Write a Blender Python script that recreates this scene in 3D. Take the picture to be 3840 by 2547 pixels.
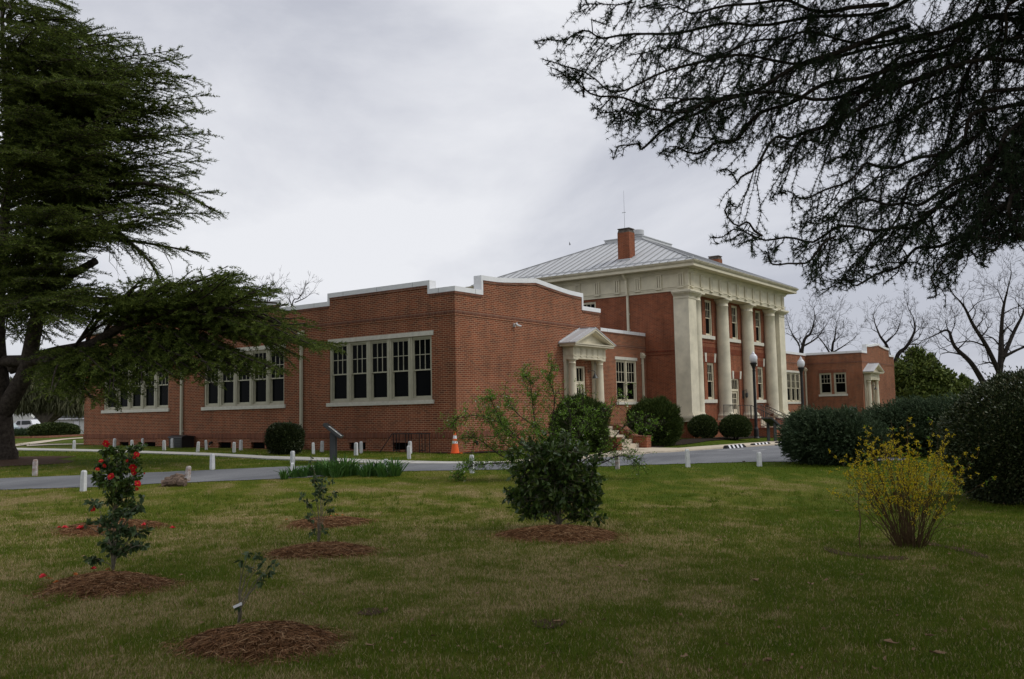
import bpy, math, random
import numpy as np
from mathutils import Vector, Matrix
random.seed(7); RNG = np.random.default_rng(7)
sc = bpy.context.scene
for o in list(bpy.data.objects): bpy.data.objects.remove(o)
COL = sc.collection
R = math.radians
# ------------------------------------------------------------------ camera
CP = np.array([-24.4268, -20.0773, 1.2572]); FL = 3482.11; YAW, PIT, ROL = R(54.0791), R(4.6417), R(-1.0917)
_fw = np.array([math.sin(YAW)*math.cos(PIT), math.cos(YAW)*math.cos(PIT), math.sin(PIT)])
_rt = np.array([math.cos(YAW), -math.sin(YAW), 0.0]); _up = np.cross(_rt, _fw)
CR = _rt*math.cos(ROL)+_up*math.sin(ROL); CU = _up*math.cos(ROL)-_rt*math.sin(ROL)
cam_d = bpy.data.cameras.new('camera'); cam = bpy.data.objects.new('camera', cam_d); COL.objects.link(cam)
cam.matrix_world = Matrix(((CR[0], CU[0], -_fw[0], CP[0]), (CR[1], CU[1], -_fw[1], CP[1]), (CR[2], CU[2], -_fw[2], CP[2]), (0, 0, 0, 1)))
cam_d.sensor_width = 36; cam_d.lens = FL/3840*36; cam_d.clip_end = 2000; cam_d.clip_start = .1
sc.camera = cam
sc.render.resolution_x = 1024; sc.render.resolution_y = 679
# ------------------------------------------------------------------ world, sun, exposure
SUN_EL, SUN_AZ = R(48), R(150)     # light reaches the front of the building
w = bpy.data.worlds.new("World"); sc.world = w; w.use_nodes = True
nt = w.node_tree; nt.nodes.clear()
def N(nt, t, **k):
    n = nt.nodes.new(t)
    for a, b in k.items():
        if a in n.inputs: n.inputs[a].default_value = b
        else: setattr(n, a, b)
    return n
out = N(nt, 'ShaderNodeOutputWorld')
tc = N(nt, 'ShaderNodeTexCoord'); mp = N(nt, 'ShaderNodeMapping'); mp.inputs['Scale'].default_value = (1.0, 1.0, 2.3)
mp.inputs['Location'].default_value = (3.7, 1.9, .6)
n1 = N(nt, 'ShaderNodeTexNoise', Scale=2.2, Detail=8, Roughness=.56, Distortion=.25)
cr = N(nt, 'ShaderNodeValToRGB')
cr.color_ramp.elements[0].position = .36; cr.color_ramp.elements[0].color = (.55, .57, .645, 1)
cr.color_ramp.elements[1].position = .66; cr.color_ramp.elements[1].color = (.88, .89, .93, 1)
e = cr.color_ramp.elements.new(.5); e.color = (.715, .73, .79, 1)
b1 = N(nt, 'ShaderNodeBackground', Strength=1.0); b2 = N(nt, 'ShaderNodeBackground', Strength=.06)
sky = N(nt, 'ShaderNodeTexSky'); sky.sky_type = 'NISHITA'; sky.sun_disc = False; sky.sun_elevation = SUN_EL; sky.sun_rotation = SUN_AZ
mx = N(nt, 'ShaderNodeMixShader', Fac=.93)
L = nt.links.new
L(tc.outputs['Generated'], mp.inputs['Vector']); L(mp.outputs[0], n1.inputs['Vector']); L(n1.outputs['Fac'], cr.inputs[0])
L(cr.outputs[0], b1.inputs[0]); L(sky.outputs[0], b2.inputs[0]); L(b2.outputs[0], mx.inputs[1]); L(b1.outputs[0], mx.inputs[2]); L(mx.outputs[0], out.inputs[0])
sd = bpy.data.lights.new('sun', 'SUN'); sd.energy = 1.5; sd.angle = R(16); sd.color = (1, .965, .9)
sun = bpy.data.objects.new('sun', sd); COL.objects.link(sun)
sv = Vector((math.sin(SUN_AZ)*math.cos(SUN_EL), math.cos(SUN_AZ)*math.cos(SUN_EL), math.sin(SUN_EL)))
sun.rotation_euler = sv.to_track_quat('Z', 'Y').to_euler(); sun.location = (0, -40, 60)
sc.view_settings.view_transform = 'Standard'; sc.view_settings.look = 'None'; sc.view_settings.exposure = 0.0; sc.view_settings.gamma = 1
sc.render.engine = 'CYCLES'
sc.cycles.max_bounces = 5; sc.cycles.diffuse_bounces = 2; sc.cycles.glossy_bounces = 2; sc.cycles.transmission_bounces = 3; sc.cycles.transparent_max_bounces = 4
# ------------------------------------------------------------------ terrain and picking helpers
def sst(a, b, x): t = np.clip((x-a)/(b-a), 0, 1); return t*t*(3-2*t)
def zg(X, Y):
    X = np.asarray(X, float); Y = np.asarray(Y, float)
    wd = (X-CP[0])*math.sin(YAW)+(Y-CP[1])*math.cos(YAW)
    z = -.009*np.clip(X, -30, 60)+.009*np.clip(Y, -30, 60)-.45*(1-sst(18, 31, wd))-np.clip(.016*(wd-80), 0, 1.2)
    z = z-.10*sst(2, 7, X)*(1-sst(-1.2, .2, Y))*sst(-30, -10, Y)
    return z+.04*np.sin(X*.31+1.3)*np.sin(Y*.27+.4)*(1-sst(14, 24, wd))
def zgf(x, y): return float(zg(x, y))
def ray(px, py): return _fw+CR*((px-1920)/FL)+CU*((1273.5-py)/FL)
def ground(px, py):
    d = ray(px, py); z = 0.; t = 30.
    for i in range(80):
        t = (z-CP[2])/d[2]; t = min(max(t, 1), 400); p = CP+d*t; z = .5*z+.5*zgf(p[0], p[1])
    p = CP+d*t
    return np.array([p[0], p[1], zgf(p[0], p[1])]), t
def at(px, py, wd): return CP+ray(px, py)*wd
D2 = 3840/2364
# ------------------------------------------------------------------ object helpers
def tag(o, label=None, cat=None, group=None, kind=None):
    if label: o['label'] = label
    if cat: o['category'] = cat
    if group: o['group'] = group
    if kind: o['kind'] = kind
    return o
def thing(name, label, cat, loc=(0, 0, 0), rz=0, group=None):
    o = bpy.data.objects.new(name, None); COL.objects.link(o); o.empty_display_size = .2
    o.location = [float(v) for v in loc]; o.rotation_euler = (0, 0, rz)
    return tag(o, label, cat, group)
def rootloc(p):
    while p.parent: p = p.parent
    return p.location
class MB:
    def __init__(s): s.v = []; s.f = []; s.m = []; s.mi = 0
    def add(s, vs, fs):
        b = len(s.v); s.v += [tuple(map(float, v)) for v in vs]
        for f in fs: s.f.append([i+b for i in f]); s.m.append(s.mi)
    def box(s, x0, y0, z0, x1, y1, z1):
        if x0 > x1: x0, x1 = x1, x0
        if y0 > y1: y0, y1 = y1, y0
        if z0 > z1: z0, z1 = z1, z0
        s.add([(x0, y0, z0), (x1, y0, z0), (x1, y1, z0), (x0, y1, z0), (x0, y0, z1), (x1, y0, z1), (x1, y1, z1), (x0, y1, z1)],
              [(0, 3, 2, 1), (4, 5, 6, 7), (0, 1, 5, 4), (1, 2, 6, 5), (2, 3, 7, 6), (3, 0, 4, 7)])
    def obox(s, c, ax, ay, az):      # oriented box from centre and three half axes
        c = np.array(c, float); ax, ay, az = (np.array(q, float) for q in (ax, ay, az))
        vs = [c+i*ax+j*ay+k*az for k in (-1, 1) for (i, j) in ((-1, -1), (1, -1), (1, 1), (-1, 1))]
        s.add(vs, [(0, 3, 2, 1), (4, 5, 6, 7), (0, 1, 5, 4), (1, 2, 6, 5), (2, 3, 7, 6), (3, 0, 4, 7)])
    def bar(s, a, b, wd, ht=None):
        a = np.array(a, float); b = np.array(b, float); d = b-a; l = np.linalg.norm(d); d /= l
        u = np.cross(d, (0, 0, 1)); n = np.linalg.norm(u); u = np.array((1, 0, 0)) if n < 1e-4 else u/n
        v = np.cross(u, d); s.obox((a+b)/2, d*l/2, u*wd/2, v*(ht or wd)/2)
    def prism(s, poly, axis, a0, a1):   # poly in the other two axes, extruded along axis
        n = len(poly)
        def mk(p, a):
            if axis == 0: return (a, p[0], p[1])
            if axis == 1: return (p[0], a, p[1])
            return (p[0], p[1], a)
        vs = [mk(p, a0) for p in poly]+[mk(p, a1) for p in poly]
        s.add(vs, [list(range(n))[::-1], list(range(n, 2*n))]+[(i, (i+1) % n, n+(i+1) % n, n+i) for i in range(n)])
    def tube(s, pts, rad, n=6, cap=True):
        pts = [np.array(p, float) for p in pts]; m = len(pts)
        if not hasattr(rad, '__len__'): rad = [rad]*m
        b = len(s.v); ref = np.array((.31, .2, .93))
        for i in range(m):
            d = pts[min(i+1, m-1)]-pts[max(i-1, 0)]; d /= (np.linalg.norm(d)+1e-9)
            u = np.cross(d, ref); l = np.linalg.norm(u)
            if l < .05: u = np.cross(d, (1, 0, 0)); l = np.linalg.norm(u)
            u /= l; v = np.cross(d, u)
            for k in range(n):
                a = 2*math.pi*k/n; q = pts[i]+rad[i]*(u*math.cos(a)+v*math.sin(a)); s.v.append((float(q[0]), float(q[1]), float(q[2])))
        for i in range(m-1):
            for k in range(n):
                s.f.append([b+i*n+k, b+i*n+(k+1) % n, b+(i+1)*n+(k+1) % n, b+(i+1)*n+k]); s.m.append(s.mi)
        if cap:
            s.f.append([b+k for k in range(n)][::-1]); s.m.append(s.mi); s.f.append([b+(m-1)*n+k for k in range(n)]); s.m.append(s.mi)
    def lathe(s, prof, c, n=24):
        b = len(s.v); m = len(prof)
        for r, z in prof:
            for k in range(n):
                a = 2*math.pi*k/n; s.v.append((c[0]+r*math.cos(a), c[1]+r*math.sin(a), c[2]+z))
        for i in range(m-1):
            for k in range(n):
                s.f.append([b+i*n+k, b+i*n+(k+1) % n, b+(i+1)*n+(k+1) % n, b+(i+1)*n+k]); s.m.append(s.mi)
        s.f.append([b+k for k in range(n)][::-1]); s.m.append(s.mi); s.f.append([b+(m-1)*n+k for k in range(n)]); s.m.append(s.mi)
    def quad(s, *p): s.add(p, [tuple(range(len(p)))])
    def build_lr(s, name, mat, parent, cut):
        a, b = MB(), MB(); v = np.array(s.v)
        for f, m in zip(s.f, s.m):
            t = a if v[f][:, 0].mean() < cut else b; k = len(t.v); t.v += [s.v[i] for i in f]; t.f.append(list(range(k, k+len(f)))); t.m.append(m)
        return [q.build(name, mat, parent) for q in (a, b) if q.f]
    def build(s, name, mat, parent=None, world=True, smooth=False, flip=False):
        v = np.array(s.v, float)
        if parent is not None and world: v = v-np.array(rootloc(parent))
        me = bpy.data.meshes.new(name); me.from_pydata(v.tolist(), [], s.f)
        mats = mat if isinstance(mat, (list, tuple)) else [mat]
        for m in mats: me.materials.append(m)
        if len(mats) > 1: me.polygons.foreach_set('material_index', s.m)
        if smooth: me.polygons.foreach_set('use_smooth', [True]*len(me.polygons))
        me.update()
        o = bpy.data.objects.new(name, me); COL.objects.link(o); o.parent = parent
        return o
def np_mesh(name, V, F, mat, parent=None, world=True, attr=None, smooth=False, mi=None):
    V = np.asarray(V, np.float32); F = np.asarray(F, np.int32); k = F.shape[1]
    if parent is not None and world: V = V-np.array(rootloc(parent), np.float32)
    me = bpy.data.meshes.new(name)
    me.vertices.add(len(V)); me.vertices.foreach_set('co', V.ravel())
    me.loops.add(F.size); me.loops.foreach_set('vertex_index', F.ravel())
    me.polygons.add(len(F)); me.polygons.foreach_set('loop_start', np.arange(0, F.size, k, dtype=np.int32)); me.polygons.foreach_set('loop_total', np.full(len(F), k, np.int32))
    for m in (mat if isinstance(mat, (list, tuple)) else [mat]): me.materials.append(m)
    if mi is not None: me.polygons.foreach_set('material_index', np.asarray(mi, np.int32))
    if smooth: me.polygons.foreach_set('use_smooth', np.ones(len(F), bool))
    me.update(calc_edges=True)
    if attr is not None:
        a = me.attributes.new('v', 'FLOAT', 'POINT'); a.data.foreach_set('value', np.asarray(attr, np.float32))
    o = bpy.data.objects.new(name, me); COL.objects.link(o); o.parent = parent
    return o
def copy_tree(o, parent=None):
    c = o.copy(); COL.objects.link(c)
    if parent is not None: c.parent = parent
    for ch in list(o.children): copy_tree(ch, c)
    return c
def catmull(P, k=6):
    P = [np.array(p, float) for p in P]; Q = [2*P[0]-P[1]]+P+[2*P[-1]-P[-2]]; o = []
    for i in range(1, len(Q)-2):
        for j in range(k):
            t = j/k; a, b, c, d = Q[i-1], Q[i], Q[i+1], Q[i+2]
            o.append(.5*((2*b)+(-a+c)*t+(2*a-5*b+4*c-d)*t*t+(-a+3*b-3*c+d)*t**3))
    o.append(P[-1]); return o
# ------------------------------------------------------------------ materials
def mat_new(name):
    m = bpy.data.materials.new(name); m.use_nodes = True; nt = m.node_tree; nt.nodes.clear()
    o = nt.nodes.new('ShaderNodeOutputMaterial'); p = nt.nodes.new('ShaderNodeBsdfPrincipled'); nt.links.new(p.outputs[0], o.inputs[0])
    return m, nt, p
def simple(name, c, rough=.6, spec=.3, metal=0, noise=0, nscale=8, c2=None, bump=0, bscale=60, emit=None):
    m, nt, p = mat_new(name); L = nt.links.new
    p.inputs['Base Color'].default_value = (*c, 1); p.inputs['Roughness'].default_value = rough; p.inputs['Specular IOR Level'].default_value = spec; p.inputs['Metallic'].default_value = metal
    tc = N(nt, 'ShaderNodeTexCoord')
    if noise or c2:
        n = N(nt, 'ShaderNodeTexNoise', Scale=nscale, Detail=6, Roughness=.6); L(tc.outputs['Object'], n.inputs['Vector'])
        r = N(nt, 'ShaderNodeValToRGB'); r.color_ramp.elements[0].position = .32; r.color_ramp.elements[1].position = .68
        ca = tuple(x*(1-noise) for x in c); cb = c2 or tuple(min(1, x*(1+noise)) for x in c)
        if c2: ca = c
        r.color_ramp.elements[0].color = (*ca, 1); r.color_ramp.elements[1].color = (*cb, 1); L(n.outputs['Fac'], r.inputs[0]); L(r.outputs[0], p.inputs['Base Color'])
    if bump:
        n = N(nt, 'ShaderNodeTexNoise', Scale=bscale, Detail=5, Roughness=.6); L(tc.outputs['Object'], n.inputs['Vector'])
        b = N(nt, 'ShaderNodeBump', Strength=bump, Distance=.02); L(n.outputs['Fac'], b.inputs['Height']); L(b.outputs[0], p.inputs['Normal'])
    if emit: p.inputs['Emission Color'].default_value = (*emit, 1); p.inputs['Emission Strength'].default_value = 1
    return m
def brick_mat(name, c1, c2, mortar, bw=.2133, rh=.0677, ms=.0055, off=.5, stain=.18, dark=(.07, .03, .025)):
    m, nt, p = mat_new(name); L = nt.links.new
    g = N(nt, 'ShaderNodeNewGeometry'); tc = N(nt, 'ShaderNodeTexCoord')
    sp = N(nt, 'ShaderNodeSeparateXYZ'); L(tc.outputs['Object'], sp.inputs[0])
    sn = N(nt, 'ShaderNodeSeparateXYZ'); L(g.outputs['True Normal'], sn.inputs[0])
    ab = N(nt, 'ShaderNodeMath', operation='ABSOLUTE'); L(sn.outputs[0], ab.inputs[0])
    gt = N(nt, 'ShaderNodeMath', operation='GREATER_THAN'); gt.inputs[1].default_value = .6; L(ab.outputs[0], gt.inputs[0])
    mu = N(nt, 'ShaderNodeMix'); mu.data_type = 'FLOAT'; L(gt.outputs[0], mu.inputs['Factor']); L(sp.outputs[0], mu.inputs['A']); L(sp.outputs[1], mu.inputs['B'])
    abz = N(nt, 'ShaderNodeMath', operation='ABSOLUTE'); L(sn.outputs[2], abz.inputs[0])
    gz = N(nt, 'ShaderNodeMath', operation='GREATER_THAN'); gz.inputs[1].default_value = .7; L(abz.outputs[0], gz.inputs[0])
    mv = N(nt, 'ShaderNodeMix'); mv.data_type = 'FLOAT'; L(gz.outputs[0], mv.inputs['Factor']); L(sp.outputs[2], mv.inputs['A']); L(sp.outputs[1], mv.inputs['B'])
    cb = N(nt, 'ShaderNodeCombineXYZ'); L(mu.outputs['Result'], cb.inputs[0]); L(mv.outputs['Result'], cb.inputs[1])
    br = N(nt, 'ShaderNodeTexBrick'); br.offset = off; br.squash = 1
    for k, v in (('Scale', 1.), ('Mortar Size', ms), ('Mortar Smooth', .15), ('Bias', -.1), ('Brick Width', bw), ('Row Height', rh)): br.inputs[k].default_value = v
    br.inputs['Color1'].default_value = (*c1, 1); br.inputs['Color2'].default_value = (*c2, 1); br.inputs['Mortar'].default_value = (*mortar, 1)
    L(cb.outputs[0], br.inputs['Vector'])
    # some dark burnt bricks: brick sized cells
    b2 = N(nt, 'ShaderNodeTexBrick'); b2.offset = off; b2.squash = 1
    for k, v in (('Scale', 1.), ('Mortar Size', 0.), ('Mortar Smooth', 0.), ('Bias', -.72), ('Brick Width', bw), ('Row Height', rh)): b2.inputs[k].default_value = v
    b2.inputs['Color1'].default_value = (0, 0, 0, 1); b2.inputs['Color2'].default_value = (1, 1, 1, 1)
    L(cb.outputs[0], b2.inputs['Vector'])
    pw = N(nt, 'ShaderNodeMath', operation='MULTIPLY'); pw.inputs[1].default_value = .62; L(b2.outputs['Color'], pw.inputs[0])
    iv = N(nt, 'ShaderNodeMath', operation='SUBTRACT'); iv.inputs[0].default_value = 1; L(br.outputs['Fac'], iv.inputs[1])
    ml = N(nt, 'ShaderNodeMath', operation='MULTIPLY'); L(pw.outputs[0], ml.inputs[0]); L(iv.outputs[0], ml.inputs[1])
    md = N(nt, 'ShaderNodeMix'); md.data_type = 'RGBA'; L(ml.outputs[0], md.inputs['Factor']); L(br.outputs['Color'], md.inputs['A']); md.inputs['B'].default_value = (*dark, 1)
    ns = N(nt, 'ShaderNodeTexNoise', Scale=.55, Detail=8, Roughness=.62); L(tc.outputs['Object'], ns.inputs['Vector'])
    mps = N(nt, 'ShaderNodeMapping'); mps.inputs['Scale'].default_value = (2.6, 2.6, .35); L(tc.outputs['Object'], mps.inputs[0]); nz = N(nt, 'ShaderNodeTexNoise', Scale=1.2, Detail=6, Roughness=.6); L(mps.outputs[0], nz.inputs['Vector'])
    av = N(nt, 'ShaderNodeMix'); av.data_type = 'FLOAT'; av.inputs['Factor'].default_value = .45; L(ns.outputs['Fac'], av.inputs['A']); L(nz.outputs['Fac'], av.inputs['B'])
    mr = N(nt, 'ShaderNodeMapRange'); mr.inputs['From Min'].default_value = .36; mr.inputs['From Max'].default_value = .64; mr.inputs['To Min'].default_value = 1-stain*1.3; mr.inputs['To Max'].default_value = 1+stain; L(av.outputs['Result'], mr.inputs['Value'])
    mm = N(nt, 'ShaderNodeMix'); mm.data_type = 'RGBA'; mm.blend_type = 'MULTIPLY'; mm.inputs['Factor'].default_value = 1; L(md.outputs['Result'], mm.inputs['A']); L(mr.outputs[0], mm.inputs['B'])
    L(mm.outputs['Result'], p.inputs['Base Color']); p.inputs['Roughness'].default_value = .9; p.inputs['Specular IOR Level'].default_value = .15
    bp = N(nt, 'ShaderNodeBump', Strength=.35, Distance=.01); bp.invert = True; L(br.outputs['Fac'], bp.inputs['Height']); L(bp.outputs[0], p.inputs['Normal'])
    return m
def leaf_mat(name, c1, c2, rough=.5, spec=.35, trans=.0, c3=None):
    m, nt, p = mat_new(name); L = nt.links.new
    a = N(nt, 'ShaderNodeAttribute', attribute_name='v'); r = N(nt, 'ShaderNodeValToRGB')
    r.color_ramp.elements[0].color = (*c1, 1); r.color_ramp.elements[1].color = (*c2, 1)
    if c3:
        r.color_ramp.elements[1].position = .8; e = r.color_ramp.elements.new(1.); e.color = (*c3, 1)
    L(a.outputs['Fac'], r.inputs[0]); L(r.outputs[0], p.inputs['Base Color']); p.inputs['Roughness'].default_value = rough; p.inputs['Specular IOR Level'].default_value = spec
    if trans:
        t = N(nt, 'ShaderNodeBsdfTranslucent'); L(r.outputs[0], t.inputs[0]); s = N(nt, 'ShaderNodeMixShader', Fac=trans)
        o = [n for n in nt.nodes if n.type == 'OUTPUT_MATERIAL'][0]; L(p.outputs[0], s.inputs[1]); L(t.outputs[0], s.inputs[2]); L(s.outputs[0], o.inputs[0])
    return m
M = {}
M['brick'] = brick_mat('wing_brick', (.25, .069, .031), (.140, .044, .025), (.44, .30, .19), ms=.0074, stain=.2)
M['brick_main'] = brick_mat('main_brick', (.25, .074, .034), (.175, .054, .028), (.34, .19, .12), ms=.0062, stain=.25)
M['soldier'] = brick_mat('soldier_brick', (.20, .065, .036), (.12, .04, .026), (.38, .25, .17), bw=.0677, rh=.40, ms=.006, off=0)
M['rowlock'] = brick_mat('rowlock_brick', (.17, .06, .036), (.10, .036, .026), (.38, .26, .18), bw=.0677, rh=.113, ms=.006, off=0)
M['soldier_main'] = brick_mat('main_soldier_brick', (.20, .05, .024), (.14, .038, .022), (.18, .08, .05), bw=.0677, rh=.30, ms=.004, off=0)
M['cream'] = simple('cream_paint', (.66, .605, .455), .55, .25, noise=.10, nscale=1.6, bump=.08)
M['cream_shaded'] = simple('shaded_cream_paint', (.46, .44, .335), .5, .3, noise=.08, nscale=5)  # cream paint with the shade of the side walls put into its colour
M['stone'] = simple('pale_sill_stone', (.62, .60, .52), .7, .2, noise=.1, nscale=6)
M['stucco'] = simple('column_stucco', (.68, .63, .49), .8, .15, noise=.15, nscale=1.3, bump=.25, bscale=60)
M['coping'] = simple('white_metal_coping', (.79, .80, .81), .4, .4, noise=.05, nscale=3)
M['seam'] = simple('standing_seam_metal', (.50, .51, .52), .42, .5, noise=.05, nscale=1.2)
M['seamrib'] = simple('seam_rib_metal', (.30, .305, .31), .5, .4)
M['glass'] = simple('dark_window_glass', (.003, .004, .004), .10, .03)
M['black'] = simple('black_painted_metal', (.012, .012, .013), .45, .4)
M['bronze'] = simple('dark_bronze_metal', (.045, .05, .05), .45, .4, noise=.1)
M['white'] = simple('white_post_paint', (.70, .71, .72), .7, .2, c2=(.56, .57, .57), nscale=9, bump=.3, bscale=40)
M['rust'] = simple('rust_stained_paint', (.60, .60, .60), .75, .2, c2=(.24, .13, .08), nscale=12)
M['concrete'] = simple('pale_concrete', (.43, .42, .39), .9, .1, noise=.14, nscale=1.7, bump=.15)
M['tanpath'] = simple('tan_concrete', (.52, .45, .35), .9, .1, noise=.12, nscale=1.7)
M['mulch'] = simple('dark_mulch', (.012, .010, .009), .95, .1, c2=(.04, .028, .02), nscale=30, bump=.8, bscale=40)
M['soil'] = simple('bare_soil_litter', (.045, .026, .016), .95, .1, c2=(.085, .05, .03), nscale=14, bump=.6, bscale=40)
M['bark'] = simple('dark_bark', (.022, .018, .015), .95, .1, c2=(.075, .062, .052), nscale=11, bump=1., bscale=9)
M['barkpale'] = simple('grey_bark', (.07, .06, .05), .95, .1, c2=(.14, .12, .10), nscale=6, bump=.4, bscale=14)
M['dark'] = simple('vent_void', (.004, .004, .004), .9, .1)
M['roofdark'] = simple('flat_roof_membrane', (.10, .10, .10), .9, .1, noise=.1)
# ------------------------------------------------------------------ ground
_T = RNG.random((256, 256))
def vnoise(x, y):
    xi = np.floor(x).astype(int); yi = np.floor(y).astype(int); fx = x-xi; fy = y-yi; fx = fx*fx*(3-2*fx); fy = fy*fy*(3-2*fy)
    a = _T[xi % 256, yi % 256]; b = _T[(xi+1) % 256, yi % 256]; c = _T[xi % 256, (yi+1) % 256]; d = _T[(xi+1) % 256, (yi+1) % 256]
    return (a*(1-fx)+b*fx)*(1-fy)+(c*(1-fx)+d*fx)*fy
def fbm(x, y, o=4):
    s = 0; a = .5; t = 0
    for i in range(o): s = s+a*vnoise(x*2**i+17*i, y*2**i+31*i); t += a; a *= .55
    return s/t
def camuw(X, Y):
    w_ = (X-CP[0])*math.sin(YAW)+(Y-CP[1])*math.cos(YAW); u_ = (X-CP[0])*math.cos(YAW)-(Y-CP[1])*math.sin(YAW)
    return u_, w_
def tanness(X, Y):      # 0 = lush green, 1 = straw coloured dormant turf
    u_, w_ = camuw(X, Y)
    n = fbm(X*.55, Y*.55, 4); n2 = fbm(X*2.6+9, Y*2.6+4, 4)
    base = .75-.30*sst(-.5, 4.5, u_)-.12*sst(14, 19, w_)-.36*sst(21, 26, w_)
    return np.clip(base+(n-.5)*.85+(n2-.5)*1.5, 0, 1)
def ground_mat():
    m, nt, p = mat_new('lawn_soil_and_thatch'); L = nt.links.new
    a = N(nt, 'ShaderNodeAttribute', attribute_name='v'); tc = N(nt, 'ShaderNodeTexCoord')
    n = N(nt, 'ShaderNodeTexNoise', Scale=3.5, Detail=9, Roughness=.72); L(tc.outputs['Object'], n.inputs['Vector'])
    n2 = N(nt, 'ShaderNodeTexNoise', Scale=38, Detail=5, Roughness=.7); L(tc.outputs['Object'], n2.inputs['Vector'])
    ad = N(nt, 'ShaderNodeMath', operation='MULTIPLY_ADD'); L(n.outputs['Fac'], ad.inputs[0]); ad.inputs[1].default_value = .9
    s_ = N(nt, 'ShaderNodeMath', operation='SUBTRACT'); L(a.outputs['Fac'], s_.inputs[0]); s_.inputs[1].default_value = .45; L(s_.outputs[0], ad.inputs[2])
    r = N(nt, 'ShaderNodeValToRGB'); r.color_ramp.elements[0].position = .15; r.color_ramp.elements[0].color = (.058, .088, .004, 1)
    r.color_ramp.elements[1].position = .95; r.color_ramp.elements[1].color = (.215, .165, .07, 1); e = r.color_ramp.elements.new(.5); e.color = (.11, .12, .014, 1)
    L(ad.outputs[0], r.inputs[0])
    mr = N(nt, 'ShaderNodeMapRange'); mr.inputs['From Min'].default_value = .3; mr.inputs['From Max'].default_value = .7; mr.inputs['To Min'].default_value = .6; mr.inputs['To Max'].default_value = 1.35; L(n2.outputs['Fac'], mr.inputs['Value'])
    mm = N(nt, 'ShaderNodeMix'); mm.data_type = 'RGBA'; mm.blend_type = 'MULTIPLY'; mm.inputs['Factor'].default_value = 1; L(r.outputs[0], mm.inputs['A']); L(mr.outputs[0], mm.inputs['B'])
    L(mm.outputs['Result'], p.inputs['Base Color']); p.inputs['Roughness'].default_value = .95; p.inputs['Specular IOR Level'].default_value = .08
    b = N(nt, 'ShaderNodeBump', Strength=.9, Distance=.03); L(n2.outputs['Fac'], b.inputs['Height']); L(b.outputs[0], p.inputs['Normal'])
    return m
def axis(lo, hi, a, b, s):
    c = list(np.arange(a, b+1e-6, s)); d = s
    x = a
    L_ = []
    while x > lo: d *= 1.35; x -= d; L_.append(x)
    R_ = []; x = c[-1]; d = s
    while x < hi: d *= 1.35; x += d; R_.append(x)
    return np.array(L_[::-1]+c+R_)
gx = axis(-700, 700, -26, 40, .4); gy = axis(-700, 700, -24, 30, .4)
GX, GY = np.meshgrid(gx, gy, indexing='ij'); GZ = zg(GX, GY)
V = np.stack([GX.ravel(), GY.ravel(), GZ.ravel()], 1); nx, ny = GX.shape
I = np.arange(nx*ny).reshape(nx, ny); F = np.stack([I[:-1, :-1].ravel(), I[1:, :-1].ravel(), I[1:, 1:].ravel(), I[:-1, 1:].ravel()], 1)
tag(np_mesh('ground', V, F, ground_mat(), attr=tanness(GX.ravel(), GY.ravel()), smooth=True), kind='structure')
# ------------------------------------------------------------------ draped strips: road, pavements, path
def resample(P, n):
    P = np.array(P, float); d = np.r_[0, np.cumsum(np.hypot(*(P[1:]-P[:-1]).T))]; t = np.linspace(0, d[-1], n)
    return np.stack([np.interp(t, d, P[:, 0]), np.interp(t, d, P[:, 1])], 1)
def strip_xy(A, B, n=60, m=8, jag=0):
    A = resample(A, n); B = resample(B, n); out = []
    if jag: A = A+(fbm(A*3.1+5, A[:, ::-1]*3.1, 3)-.5)*jag; B = B+(fbm(B*3.1+9, B[:, ::-1]*3.1, 3)-.5)*jag
    for i in range(n):
        for j in range(m+1): out.append(A[i]+(B[i]-A[i])*j/m)
    return np.array(out)
def strip(name, A, B, dz, mat, n=60, m=8, thick=.0, kind='structure', jag=0):
    P = strip_xy(A, B, n, m, jag); Z = zg(P[:, 0], P[:, 1])+dz; V = np.c_[P, Z]; I = np.arange(n*(m+1)).reshape(n, m+1)
    F = [list(q) for q in np.stack([I[:-1, :-1].ravel(), I[1:, :-1].ravel(), I[1:, 1:].ravel(), I[:-1, 1:].ravel()], 1)]
    V = V.tolist()
    if thick:
        for edge in (I[:, 0], I[:, -1], I[0, :], I[-1, :]):
            b = len(V); V += [[V[k][0], V[k][1], V[k][2]-thick] for k in edge]
            for q in range(len(edge)-1): F.append([int(edge[q]), int(edge[q+1]), b+q+1, b+q])
    me = bpy.data.meshes.new(name); me.from_pydata(V, [], F); me.materials.append(mat); me.update()
    o = bpy.data.objects.new(name, me); COL.objects.link(o); return tag(o, kind=kind)
def gp(pts): return [ground(*p)[0][:2] for p in pts]
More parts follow.
